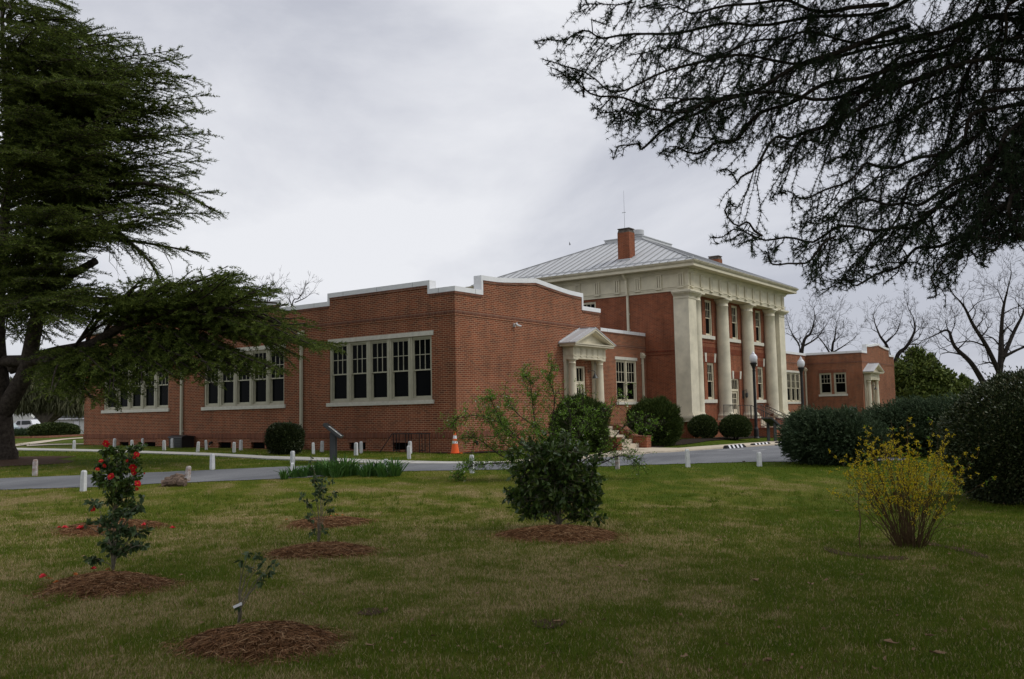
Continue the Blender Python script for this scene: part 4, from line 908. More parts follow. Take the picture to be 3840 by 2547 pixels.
mb = MB(); mb.box(px2(276), -.05, 0, px2(296), -.0, 2.0); dr = mb.build('door', M['reflect'], ob, world=False)
mb = MB(); mb.box(px2(275), -.03, 0, px2(276), -.001, 2.05); mb.box(px2(296), -.03, 0, px2(297), -.001, 2.05); mb.box(px2(275), -.03, 2.01, px2(297), -.001, 2.06); mb.build('door_frame', M['bronze'], dr, world=False)
M['carwhite'] = simple('white_car_paint', (.72, .73, .76), .25, .5); M['carsilver'] = simple('silver_blue_car_paint', (.36, .41, .50), .3, .6, metal=.3); M['tyre'] = simple('tyre', (.015, .015, .015), .8, .1); M['carglass'] = simple('car_glass', (.02, .025, .03), .08, .6)
tr = frame_root('pickup_truck', 'white crew cab pickup truck parked beyond the round hedge', 'pickup truck', 92, 1632.5, 112)
mb = MB(); body = [(-2.7, .45), (-2.75, .95), (-2.6, 1.12), (-1.45, 1.2), (-.95, 1.28), (-.45, 1.78), (-.15, 1.86), (1.05, 1.86), (1.25, 1.78), (1.45, 1.28), (2.75, 1.26), (2.8, .5)]
mb.prism(body, 1, -.95, .95); mb.build('body', M['carwhite'], tr, world=False)
for P in ([(-.72, 1.27), (-.36, 1.72), (-.02, 1.74), (-.02, 1.25)], [(.10, 1.25), (.10, 1.74), (.98, 1.74), (1.16, 1.68), (1.26, 1.3)]):
    mb = MB(); mb.prism(P, 1, -.962, -.94); mb.build('side_window', M['carglass'], tr, world=False)
mb = MB(); mb.prism([(-1.0, 1.29), (-.5, 1.76), (-.44, 1.74), (-.9, 1.28)], 1, -.8, .8); mb.build('windscreen', M['carglass'], tr, world=False)
mb = MB(); mb.box(-.8, -1.1, 1.25, -.5, -.96, 1.42); mb.build('wing_mirror', M['carwhite'], tr, world=False)
for x in (-1.75, 1.85):
    for y in (-.9, .72): mb = MB(); mb.tube([(x, y-.02, .38), (x, y+.2, .38)], .38, 16); wh = mb.build('wheel', M['tyre'], tr, world=False)
ca = frame_root('silver_car', 'silver car partly hidden behind the cedar trunk, left of the pickup', 'car', 22, 1642, 98, rz=-.15)
mb = MB(); body = [(-2.2, .35), (-2.25, .8), (-2.0, 1.05), (-1.2, 1.3), (-.7, 1.48), (.3, 1.5), (1.0, 1.02), (1.75, .88), (2.1, .7), (2.15, .35)]
mb.prism(body, 1, -.88, .88); mb.build('body', M['carsilver'], ca, world=False)
mb = MB(); mb.prism([(.28, 1.49), (.95, 1.06), (.98, 1.08), (.32, 1.51)], 1, -.75, .75); mb.build('windscreen', simple('pale_windscreen', (.35, .42, .42), .1, .6), ca, world=False)
mb = MB(); mb.prism([(-1.2, 1.05), (-.7, 1.4), (.2, 1.42), (.75, 1.02)], 1, -.892, -.87); mb.build('side_window', M['carglass'], ca, world=False)
for x in (-1.4, 1.35):
    for y in (-.82, .64): mb = MB(); mb.tube([(x, y-.02, .33), (x, y+.2, .33)], .33, 16); mb.build('wheel', M['tyre'], ca, world=False)
mb = MB(); mb.prism([(1.95, .72), (1.7, .86), (1.5, .86), (1.75, .7)], 1, -.885, -.87); mb.build('headlight', M['reflect'], ca, world=False)
P = gp([(-250, 1652), (32, 1645), (110, 1644), (180, 1642), (330, 1635)]); P = resample(P, 30); mb = MB()
for a, b in zip(P[:-1], P[1:]): mb.bar((a[0], a[1], zgf(*a)+.03), (b[0], b[1], zgf(*b)+.03), .12, .22)
tag(mb.build('brick_edging', M['soldier']), 'low red brick edging along the mulch bed at far left', 'edging')
# small bird in the sky
t = at(2137, 917, 45); mb = MB(); mb.add([(0, 0, 0), (.10, .02, .02), (.03, .05, .16), (-.09, -.02, -.02), (-.02, .0, -.06)], [(0, 1, 2), (0, 2, 3), (0, 3, 4), (0, 4, 1)])
o = mb.build('flying_bird', M['black']); o.location = [float(v) for v in t]; tag(o, 'tiny dark bird flying in the sky left of the chimney', 'bird')
# ------------------------------------------------------------------ foliage kernels
def runit(n):
    v = RNG.normal(size=(n, 3)); return v/np.linalg.norm(v, axis=1, keepdims=True)
def norm(v): return v/(np.linalg.norm(v, axis=1, keepdims=True)+1e-9)
def leaves(P, D, Ln, Wd, bend=.15):
    n = len(P); D = norm(D); S = norm(np.cross(D, runit(n))); Nn = np.cross(S, D); Ln = np.asarray(Ln).reshape(-1, 1)*np.ones((n, 1)); Wd = np.asarray(Wd).reshape(-1, 1)*np.ones((n, 1))
    V = np.stack([P, P+D*Ln*.5+S*Wd*.5+Nn*Ln*bend, P+D*Ln, P+D*Ln*.5-S*Wd*.5+Nn*Ln*bend], 1).reshape(-1, 3)
    return V, np.arange(4*n).reshape(n, 4)
def tris(P, D, Ln, Wd):
    n = len(P); D = norm(D); S = norm(np.cross(D, runit(n))); Ln = np.asarray(Ln).reshape(-1, 1)*np.ones((n, 1)); Wd = np.asarray(Wd).reshape(-1, 1)*np.ones((n, 1))
    V = np.stack([P-S*Wd*.5, P+S*Wd*.5, P+D*Ln], 1).reshape(-1, 3); return V, np.arange(3*n).reshape(n, 3)
def vary(n, k, lo=0, hi=1): return np.repeat(RNG.uniform(lo, hi, n), k)
class Skel:
    def __init__(s): s.mb = MB(); s.tp = []; s.td = []
    def path(s, P, r0, r1, n=5): m = len(P); s.mb.tube(P, [r0+(r1-r0)*i/(m-1) for i in range(m)], n, cap=False)
def bend_path(a, b, sag=0., jit=.0, n=6, side=None):
    a = np.array(a, float); b = np.array(b, float); P = []
    for i in range(n):
        t = i/(n-1); p = a+(b-a)*t; p[2] += sag*4*t*(1-t); p += RNG.normal(size=3)*jit*math.sin(math.pi*t); P.append(p)
    return P
# ------------------------------------------------------------------ materials for plants
LM = {}
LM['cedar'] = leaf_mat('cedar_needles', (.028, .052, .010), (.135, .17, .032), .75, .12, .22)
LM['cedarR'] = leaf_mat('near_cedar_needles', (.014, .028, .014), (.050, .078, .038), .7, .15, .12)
LM['cam'] = leaf_mat('glossy_camellia_leaf', (.020, .050, .010), (.095, .145, .028), .34, .35, .15)
LM['camfront'] = leaf_mat('camellia_leaf', (.030, .062, .020), (.095, .14, .055), .45, .25, .12)
LM['box'] = leaf_mat('boxwood_leaf', (.020, .040, .010), (.085, .11, .028), .6, .25)
LM['bush'] = leaf_mat('arborvitae_spray', (.022, .044, .008), (.070, .098, .020), .7, .15)
LM['dark'] = leaf_mat('dark_shrub_leaf', (.014, .026, .008), (.055, .07, .022), .45, .35)
LM['elae'] = leaf_mat('elaeagnus_leaf', (.018, .034, .010), (.062, .082, .028), .5, .35, c3=(.115, .105, .05))
LM['jun'] = leaf_mat('juniper_needles', (.026, .052, .024), (.095, .130, .068), .7, .15, .08)
LM['bud'] = leaf_mat('young_green_leaf', (.07, .16, .012), (.20, .34, .035), .5, .3, .25)
LM['for'] = leaf_mat('forsythia_petal', (.46, .34, .008), (.70, .56, .025), .5, .2, .25)
LM['iris'] = leaf_mat('iris_blade', (.035, .10, .02), (.09, .19, .04), .45, .3, .2)
LM['tree'] = leaf_mat('tree_leaf', (.04, .07, .012), (.18, .22, .05), .6, .2, .1)
LM['weep'] = leaf_mat('weeping_foliage', (.05, .055, .026), (.15, .15, .085), .8, .1)
LM['straw'] = leaf_mat('pine_straw', (.075, .036, .016), (.27, .135, .06), .8, .15, c3=(.43, .28, .15))
LM['grass'] = leaf_mat('grass_blade', (.086, .145, .008), (.210, .212, .036), .6, .15, .25, c3=(.48, .38, .21))
LM['red'] = leaf_mat('red_petal', (.34, .004, .008), (.62, .014, .022), .5, .25, .2)
LM['dry'] = simple('dry_leaf', (.22, .13, .075), .8, .1, c2=(.34, .23, .14), nscale=20)
M['strawbase'] = simple('straw_mound_base', (.06, .028, .012), .95, .05, c2=(.13, .060, .026), nscale=40, bump=1., bscale=50)
M['twig'] = simple('brown_twig', (.07, .045, .03), .85, .1); M['stemgrey'] = simple('pale_stem', (.17, .15, .11), .8, .1, noise=.2, nscale=20)
M['forstem'] = simple('tan_cane', (.085, .055, .028), .8, .1, noise=.25, nscale=9)
# ------------------------------------------------------------------ cedar (left)
def cedar_fronds(limbs, step=.16, Lmax=1.5, ns=.06, nl=.16, nw=.035, start=.25, droop=.12, twig=None, dens=1.):
    """limbs: polylines (np arrays). returns needle points & directions"""
    Ps = []; Ds = []; 
    for L_ in limbs:
        L_ = np.array(L_); seg = np.linalg.norm(np.diff(L_, axis=0), axis=1); tot = seg.sum(); cum = np.r_[0, np.cumsum(seg)]
        n = max(3, int(tot*(1-start)/step*dens))
        for i in range(n):
            t = start+(1-start)*(i+RNG.random())/n; s = t*tot; p = np.array([np.interp(s, cum, L_[:, k]) for k in range(3)]); q = np.array([np.interp(min(s+.2, tot), cum, L_[:, k]) for k in range(3)])
            f = q-p; l = np.linalg.norm(f); f = f/l if l > 1e-3 else (L_[-1]-L_[-2])/np.linalg.norm(L_[-1]-L_[-2])
            sd = np.cross(f, (0, 0, 1)); sd /= np.linalg.norm(sd)+1e-6; sgn = 1 if i % 2 else -1
            d = f*RNG.uniform(.2, .95)+sd*sgn*RNG.uniform(.3, 1.)+np.array((0, 0, RNG.uniform(-.16, .14))); d /= np.linalg.norm(d)
            Lb = (.35+Lmax*(1-t)**.7*RNG.uniform(.5, 1.))
            m = max(3, int(Lb/ns)); tt = np.linspace(.05, 1, m)[:, None]
            pts = p+d*Lb*tt; pts[:, 2] -= droop*Lb*tt[:, 0]**2
            if twig is not None and Lb > .4: twig.path([pts[0], pts[m//2], pts[-1]], .012, .004, 3)
            for k in range(4):
                dd = d*.55+np.cross(d, runit(m))*RNG.uniform(.5, 1.2, (m, 1))+np.array((0, 0, .12)); Ps.append(pts+RNG.normal(size=pts.shape)*.015); Ds.append(dd)
    return np.concatenate(Ps), np.concatenate(Ds)
tw = 29.0; g0, _ = ground(-12, 1730)
t = thing('cedar_tree', 'huge cedar with a thick trunk and layered drooping boughs at the left edge', 'tree', tuple(g0))
def dp(x, y, w_): return at(x*D2, y*D2, w_)
sk = Skel()
trunk = catmull([dp(-2, 1072, tw), dp(-2, 1000, tw), dp(-6, 880, tw), dp(-10, 760, tw), dp(2, 600, tw+.2), dp(18, 400, tw+.3), dp(10, 200, tw+.3), dp(5, 40, tw+.3), dp(0, -260, tw+.3)], 5)
nT = len(trunk); sk.mb.tube(trunk, [(.66 if i == 0 else .54 if i < 3 else max(.06, .50-.65*(i/nT))) for i in range(nT)], 14)
stem2 = catmull([dp(2, 960, tw), dp(35, 905, tw-.1), dp(62, 850, tw-.2), dp(80, 760, tw-.3), dp(100, 690, tw-.4), dp(130, 620, tw-.5), dp(142, 540, tw-.6), dp(150, 420, tw-.6), dp(160, 300, tw-.5)], 4)
sk.mb.tube(stem2, [.30-.22*i/len(stem2) for i in range(len(stem2))], 10)
big = [[dp(0, 835, tw), dp(110, 828, tw-.5), dp(200, 800, tw-1), dp(300, 745, tw-1.4), dp(430, 715, tw-1.8), dp(560, 720, tw-2), dp(700, 770, tw-2.1)],
       [dp(20, 850, tw), dp(120, 815, tw+.3), dp(220, 790, tw+.6), dp(330, 730, tw+1), dp(450, 690, tw+1.2), dp(640, 700, tw+1.4)],
       [dp(100, 700, tw), dp(150, 690, tw-.3), dp(260, 692, tw-.8), dp(380, 665, tw-1.2), dp(500, 640, tw-1.6)],
       [dp(110, 672, tw-.3), dp(170, 632, tw-.4), dp(222, 602, tw-.5)], [dp(120, 580, tw-.2), dp(180, 500, tw-.5), dp(250, 430, tw-.7), dp(380, 430, tw-.9), dp(500, 488, tw-1)],
       [dp(170, 400, tw), dp(230, 500, tw), dp(300, 560, tw), dp(350, 610, tw), dp(375, 665, tw+.2)],
       [dp(160, 480, tw), dp(240, 545, tw+.3), dp(330, 560, tw+.6), dp(470, 585, tw+.8)]]
for i, P in enumerate(big):
    Q = catmull(P, 5); r0 = [.20, .22, .17, .13, .12, .10, .08][i]; r1 = .11 if i == 3 else .02
    sk.mb.tube(Q, [r0+(r1-r0)*k/len(Q) for k in range(len(Q))], 8)
tips = [(180, 40), (235, 80), (140, 20), (60, 25), (90, 60), (330, 100), (430, 132), (400, 165), (300, 140), (470, 180), (490, 215), (450, 235), (480, 252), (495, 305), (450, 290), (470, 335), (490, 365), (455, 395), (505, 440), (515, 488), (440, 470), (400, 500), (300, 250), (260, 180), (200, 130),
 (120, 120), (60, 180), (180, 230), (280, 320), (150, 320), (80, 290), (220, 400), (320, 420), (120, 420), (60, 400), (380, 380), (360, 300), (350, 210), (90, 500), (40, 540), (150, 480), (230, 470), (20, 620), (60, 680), (110, 560), (30, 450), (10, 330), (10, 150), (400, 250), (250, 290), (30, 90), (100, 360), (340, 350), (180, 160), (70, 240), (160, 545), (40, 720),
 (200, 60), (270, 110), (300, 200), (240, 215), (330, 165), (420, 200), (400, 330), (430, 430), (310, 470), (260, 360), (200, 320), (130, 230), (140, 60), (210, 270), (330, 270), (370, 150), (50, 330), (280, 400), (60, 600), (120, 640), (180, 680), (225, 650), (40, 700), (100, 735), (170, 735), (20, 770), (90, 640), (150, 600), (10, 560), (200, 700), (30, 500), (70, 560), (110, 620), (140, 560), (20, 650), (70, 640), (130, 700), (60, 760), (110, 780), (190, 620), (180, 520), (250, 520)]
limbs = []
for (x, y) in tips+[(x_+RNG.uniform(-28, 10), y_+RNG.uniform(-22, 26)) for (x_, y_) in tips if x_ < 470]+[(x_+RNG.uniform(-60, 6), y_+RNG.uniform(-30, 40)) for (x_, y_) in tips if x_ < 430 and y_ < 430 and RNG.random() < .45]:
    dz = RNG.uniform(-4.0, 3.2) if x < 330 else RNG.uniform(-1.6, 1.6); y0 = y+RNG.uniform(40, 110)*(.3 if y < 60 else 1); e = dp(x-8, y+4, tw+dz)
    s0 = dp(RNG.uniform(0, 30) if y < 420 else RNG.uniform(0, 120), min(y0, 700), tw); mid = (s0+e)/2; mid[2] += RNG.uniform(.0, .5)
    limbs.append(np.array(catmull([s0, mid, e], 5)))
for P in limbs: sk.path(P, .05, .010, 5)
low = []
def lowlimb(P): Q = np.array(catmull(P, 5)); low.append(Q); sk.path(Q, .05, .012, 5)
for (a, b, c) in [((250, 770), (400, 700), (500, 630)), ((300, 750), (430, 680), (560, 650)), ((320, 740), (480, 700), (620, 680)), ((330, 740), (520, 720), (650, 705)), ((350, 740), (540, 760), (700, 790)), ((400, 730), (580, 770), (760, 795)),
  ((380, 740), (520, 800), (640, 850)), ((300, 760), (400, 820), (470, 880)), ((250, 780), (330, 830), (380, 860)), ((200, 790), (260, 840), (270, 900)), ((160, 800), (200, 830), (230, 870)), ((420, 720), (560, 740), (690, 745)), ((260, 760), (330, 700), (380, 660)), ((200, 790), (240, 720), (260, 690)),
  ((350, 750), (480, 790), (560, 840)), ((330, 750), (420, 790), (480, 850)), ((420, 720), (500, 680), (590, 700)), ((180, 790), (140, 860), (120, 900)), ((100, 830), (160, 870), (200, 920)), ((280, 770), (360, 770), (430, 800)), ((240, 780), (290, 810), (350, 850)),
  ((450, 700), (540, 690), (600, 670)), ((300, 750), (360, 730), (440, 740)), ((480, 720), (600, 740), (700, 800)), ((230, 790), (330, 790), (420, 850)), ((260, 770), (300, 720), (340, 690)), ((420, 700), (520, 650), (540, 640)), ((150, 800), (220, 850), (300, 890)), ((120, 820), (170, 850), (210, 850)), ((500, 730), (600, 780), (660, 830)), ((360, 740), (460, 740), (560, 770)), ((300, 760), (400, 800), (500, 830)), ((240, 770), (300, 680), (340, 640)), ((280, 760), (380, 670), (430, 640)), ((350, 740), (450, 680), (520, 640)), ((180, 790), (250, 720), (300, 680)), ((300, 770), (350, 830), (400, 870)), ((400, 760), (500, 830), (570, 860)), ((200, 800), (300, 840), (330, 900)), ((150, 800), (180, 850), (160, 900)), ((220, 790), (240, 860), (250, 920))]:
    for k in range(3):
        dd = RNG.uniform(-2.4, .9); j = RNG.uniform(-16, 16, 6); lowlimb([dp(a[0], a[1], tw-.8), dp(b[0]+j[0], b[1]+j[1], tw-1+dd*.6), dp(c[0]*1.025+j[2], c[1]+j[3], tw-1.2+dd)])
big_np = [np.array(catmull(big[i], 5)) for i in (4, 5, 6)]
Pn, Dn = cedar_fronds(limbs+big_np, step=.125, Lmax=1.9, ns=.055, twig=sk, start=.12)
P2, D2_ = cedar_fronds(low, step=.155, Lmax=1.3, ns=.05, start=.1)
Pn = np.r_[Pn, P2]; Dn = np.r_[Dn, D2_]
V, F = tris(Pn, Dn*np.array((1, 1, .75)), RNG.uniform(.05, .135, len(Pn)), .026)
print('left cedar tris', len(F))
np_mesh('crown', V, F, LM['cedar'], t, attr=vary(len(F), 3)); 
# bare dead twigs hanging under the boughs
for k in range(60):
    q_ = low[int(RNG.integers(len(low)))] if k % 2 else big_np[k % 3]; a = q_[int(RNG.integers(3, len(q_)-3))]; b = a+np.array((RNG.normal()*.5, RNG.normal()*.5, -RNG.uniform(.3, 1.3))); sk.path(bend_path(a, b, .0, .08, 5), .016, .004, 3)
sk.mb.build('trunk', M['bark'], t, smooth=True)
P = [(g0[0]+r*math.cos(a), g0[1]+r*math.sin(a)) for a in np.linspace(0, 2*math.pi, 24, endpoint=False) for r in [2.3+.4*math.sin(3*a)+.3*math.sin(5*a+1)]]
mb = MB(); vs = [(g0[0], g0[1], zgf(g0[0], g0[1])+.03)]+[(x, y, zgf(x, y)+.012) for x, y in P]+[((x+g0[0])/2, (y+g0[1])/2, zgf((x+g0[0])/2, (y+g0[1])/2)+.025) for x, y in P]
mb.add(vs, [(0, 25+i, 25+(i+1) % 24) for i in range(24)]+[(25+i, 1+i, 1+(i+1) % 24, 25+(i+1) % 24) for i in range(24)]); tag(mb.build('needle_litter', M['soil']), 'dark ring of bare soil and needle litter under the big cedar', 'litter')
# ------------------------------------------------------------------ cedar (near, right, overhanging)
tb = at(5250, 2300, 9.8); tb[2] = zgf(tb[0], tb[1])
t = thing('cedar_tree', 'near cedar whose dark needled boughs hang in from the upper right', 'tree', tuple(tb)); sk = Skel()
tp = catmull([tb+np.array((0, 0, -.2)), tb+np.array((.05, 0, 2)), tb+np.array((-.1, .1, 5)), tb+np.array((0, 0, 9)), tb+np.array((.1, 0, 14))], 5); sk.mb.tube(tp, [.62-.45*i/len(tp) for i in range(len(tp))], 12)
def tr_at(z): return tb+np.array((0, 0, z-tb[2]))
mains = [([(2420, -60), (2050, 10), (1750, 60), (1500, 72), (1330, 88), (1240, 93)], 9, 7.3), ([(2420, 60), (2000, 110), (1650, 150), (1420, 190), (1255, 140)], 8.5, 7.2), ([(2420, 150), (2050, 200), (1750, 225), (1520, 240), (1350, 205), (1285, 160)], 8.1, 7.1),
 ([(2100, 60), (1800, 170), (1600, 270), (1480, 330), (1424, 343)], 8, 7.3), ([(2200, 120), (1900, 200), (1720, 300), (1590, 350), (1535, 350)], 8.1, 7.4), ([(2200, 150), (1950, 260), (1800, 330), (1720, 400), (1655, 398)], 8, 7.2),
 ([(2420, 330), (2250, 430), (2080, 520), (1930, 542), (1760, 545), (1640, 548)], 7.7, 6.9), ([(2420, 420), (2250, 520), (2100, 600), (1990, 640), (1895, 672)], 7.5, 7.0), ([(2420, 240), (2200, 330), (2030, 390), (1900, 432), (1785, 455)], 7.8, 7.1),
 ([(2420, 470), (2300, 500), (2210, 570), (2170, 640), (2140, 690)], 7.3, 6.8), ([(2420, 440), (2340, 530), (2290, 560), (2272, 618)], 7.2, 6.8), ([(2420, -140), (2100, -100), (1800, -50), (1520, -20), (1340, 12)], 9.2, 7.8),
 ([(2420, 380), (2200, 440), (2050, 470), (1930, 490), (1850, 520)], 7.6, 7.0), ([(2420, 20), (2150, 110), (1950, 230), (1850, 330), (1800, 440)], 8.5, 7.2), ([(2420, 200), (2250, 300), (2120, 420), (2020, 560), (1960, 650)], 7.9, 7.1), ([(2420, -30), (2200, 60), (1900, 90), (1700, 100), (1450, 130)], 8.9, 7.7),
 ([(2420, 300), (2300, 380), (2200, 450), (2100, 560), (2080, 610)], 7.6, 7.1), ([(1930, 545), (1820, 610), (1760, 585)], 6.95, 6.9), ([(1760, 545), (1700, 505), (1684, 462)], 6.9, 6.85), ([(2420, 520), (2370, 545), (2320, 548), (2240, 540)], 7.2, 6.9), ([(2050, 10), (1850, 20), (1650, 10), (1500, 20)], 8.6, 8.0),
 ([(2420, 90), (2200, 200), (2000, 320), (1900, 380)], 8.3, 7.5), ([(2420, 0), (2300, 100), (2200, 260), (2150, 400)], 8.3, 7.6), ([(1700, 225), (1600, 240), (1450, 270), (1370, 240)], 7.5, 7.2), ([(2420, 260), (2330, 400), (2260, 520), (2230, 600)], 7.6, 7.0)]
NP = []; ND = []
PA = np.array([(1225, 85), (1232, 130), (1290, 190), (1350, 240), (1400, 300), (1422, 352), (1480, 308), (1530, 368), (1620, 380), (1700, 412), (1730, 348), (1780, 352), (1792, 462), (1830, 385), (1900, 390), (2000, 420), (2450, 420), (2450, -400), (1290, -400), (1300, 10), (1245, 60)], float)
PB_ = np.array([(1628, 545), (1640, 500), (1675, 452), (1730, 515), (1770, 470), (1900, 420), (2000, 400), (2450, 400), (2450, 578), (2350, 566), (2292, 575), (2275, 635), (2245, 560), (2205, 600), (2198, 692), (2100, 662), (2000, 652), (1890, 692), (1830, 602), (1760, 622), (1720, 566), (1650, 570)], float)
def inpoly1(x, y, P):
    r = False; j = len(P)-1
    for i in range(len(P)):
        if ((P[i, 1] > y) != (P[j, 1] > y)) and (x < (P[j, 0]-P[i, 0])*(y-P[i, 1])/(P[j, 1]-P[i, 1]+1e-12)+P[i, 0]): r = not r
        j = i
    return r
def shape_ok(p):
    d = np.array(p)-CP; z = d@_fw
    if z < .5: return True
    x = (1920+FL*(d@CR)/z)/D2+RNG.normal()*9; y = (1273.5-FL*(d@CU)/z)/D2+RNG.normal()*9
    return x > 2420 or inpoly1(x, y, PA) or inpoly1(x, y, PB_)
def tufts_along(P, sp=.035):
    P = np.array(P); seg = np.linalg.norm(np.diff(P, axis=0), axis=1); cum = np.r_[0, np.cumsum(seg)]; tot = cum[-1]; n = max(2, int(tot/sp)); s = np.linspace(0, tot, n)
    pts = np.stack([np.interp(s, cum, P[:, k]) for k in range(3)], 1); d = (P[-1]-P[0]); d = d/(np.linalg.norm(d)+1e-9)
    NP.append(pts); ND.append(np.tile(d, (n, 1)))
for (pl, w0, w1) in mains:
    m = len(pl); P = [dp(x, y, w0+(w1-w0)*i/(m-1)) for i, (x, y) in enumerate(pl)]
    if pl[0][0] >= 2400: P = [tr_at(min(P[0][2]+.3, 9))]+P
    Q = np.array(catmull(P, 7)); wv = RNG.uniform(0, 6, 6); s_ = np.arange(len(Q)); Q = Q+np.stack([np.sin(s_*.55+wv[0])+.5*np.sin(s_*1.3+wv[1]), np.sin(s_*.6+wv[2]), np.sin(s_*.5+wv[3])+.6*np.sin(s_*1.15+wv[4])], 1)*.045*np.clip(s_/8, 0, 1)[:, None]*np.clip((len(Q)-s_)/6, .2, 1)[:, None]; sk.path(Q, .010 if pl[0][0] < 2000 else .022, .0035, 6)
    seg = np.linalg.norm(np.diff(Q, axis=0), axis=1); cum = np.r_[0, np.cumsum(seg)]; tot = cum[-1]; st = max(0, tot-6.2); x = st; k = 0
    tufts_along(Q[int(len(Q)*.55):], .03)
    while x < tot:
        p = np.array([np.interp(x, cum, Q[:, j]) for j in range(3)]); q = np.array([np.interp(min(x+.1, tot), cum, Q[:, j]) for j in range(3)]); f = (q-p)/(np.linalg.norm(q-p)+1e-6)
        if np.linalg.norm(f) < .5: break
        rem = (tot-x); k += 1; sgn = 1 if k % 2 else -1; s1 = np.cross(f, (0, 0, 1)); s1 /= np.linalg.norm(s1)
        d = f*RNG.uniform(.15, 1.0)+s1*sgn*RNG.uniform(.1, 1.)+np.array((0, 0, RNG.uniform(-1.15, .35))); d /= np.linalg.norm(d); Lb = min(1.0, .16+rem*.55)*RNG.uniform(.25, 1.)
        for _try in range(4):
            e = p+d*Lb+np.array((0, 0, -.25*Lb))
            if shape_ok(e): break
            Lb *= .55
        else: x += .03; continue
        lp = bend_path(p, e, .06*Lb, .03, 5); sk.path(lp, .006, .0025, 3); tufts_along(lp[1:], .032)
        mm = int(Lb/.062)
        for j in range(mm):
            tt = (j+.6)/mm; b = np.array(lp[min(4, int(tt*4))]); b = p+(e-p)*tt+np.array((0, 0, .12*Lb*tt*(1-tt))); dd = d*RNG.uniform(.6, 1)+runit(1)[0]*.8+np.array((0, 0, -.25)); dd /= np.linalg.norm(dd); l2 = RNG.uniform(.05, .26)*(1.1-tt*.5)
            e2 = b+dd*l2
            if not shape_ok(e2): continue
            sk.path([b, e2], .0028, .0015, 3); tufts_along([b+(e2-b)*.3, e2], .030)
        x += RNG.uniform(.025, .135)*(.85 if pl[0][0] >= 2400 and x < tot-2.2 else 1.05)
NP = np.concatenate(NP); ND = np.concatenate(ND); k = 11; n = len(NP); print('tufts', n)
Pn = np.repeat(NP, k, 0)+RNG.normal(size=(n*k, 3))*.003; Dn = np.repeat(ND, k, 0)*.55+runit(n*k); V, F = tris(Pn, Dn, RNG.uniform(.022, .046, n*k), .0046)
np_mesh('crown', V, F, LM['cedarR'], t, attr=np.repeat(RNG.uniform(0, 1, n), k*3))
# unseen upper boughs of the same tree, added to shade the right foreground
lim = []
for i in range(46):
    a = RNG.uniform(0, 2*math.pi); z0 = RNG.uniform(5.6, 13.5); Lh = RNG.uniform(5, 11.)*(1.15-z0/22)
    d = np.array((math.cos(a), math.sin(a), 0)); 
    if i < 36: tgt = CP+_rt*RNG.uniform(-1.5, 7.5)+np.array((_fw[0], _fw[1], 0))*RNG.uniform(-3, 8); tgt[2] = 0; d = tgt-tb; d[2] = 0; Lh = np.linalg.norm(d)+1.; d /= np.linalg.norm(d)
    lim.append(np.array(catmull([tr_at(z0), tr_at(z0)+d*Lh*.5+np.array((0, 0, .5)), tr_at(z0)+d*Lh+np.array((0, 0, -.2))], 6)))
def seen(P): d = np.array(P)-CP; z = d@_fw; return bool(((z > -.2) & (np.abs(d@CR) < z*.60+.8) & (np.abs(d@CU) < z*.40+.8)).any())
for P in lim:
    if not seen(P): sk.path(P, .09, .02, 5)
Pn, Dn = cedar_fronds(lim, step=.22, Lmax=2.2, ns=.16, start=.15)
_u, _w = camuw(Pn[:, 0], Pn[:, 1]); zf_ = (Pn-CP)@CU; xf_ = (Pn-CP)@CR; wf_ = (Pn-CP)@_fw
vis = (wf_ > .1) & (np.abs(xf_) < wf_*.58+.5) & (np.abs(zf_) < wf_*.38+.5)
Pn = Pn[~vis]; Dn = Dn[~vis]; V, F = leaves(Pn, Dn, .46, .20); print('canopy', len(F)); np_mesh('upper_shade_crown', V, F, LM['cedarR'], t, attr=vary(len(F), 4))
sk.mb.build('trunk', M['bark'], t, smooth=True)
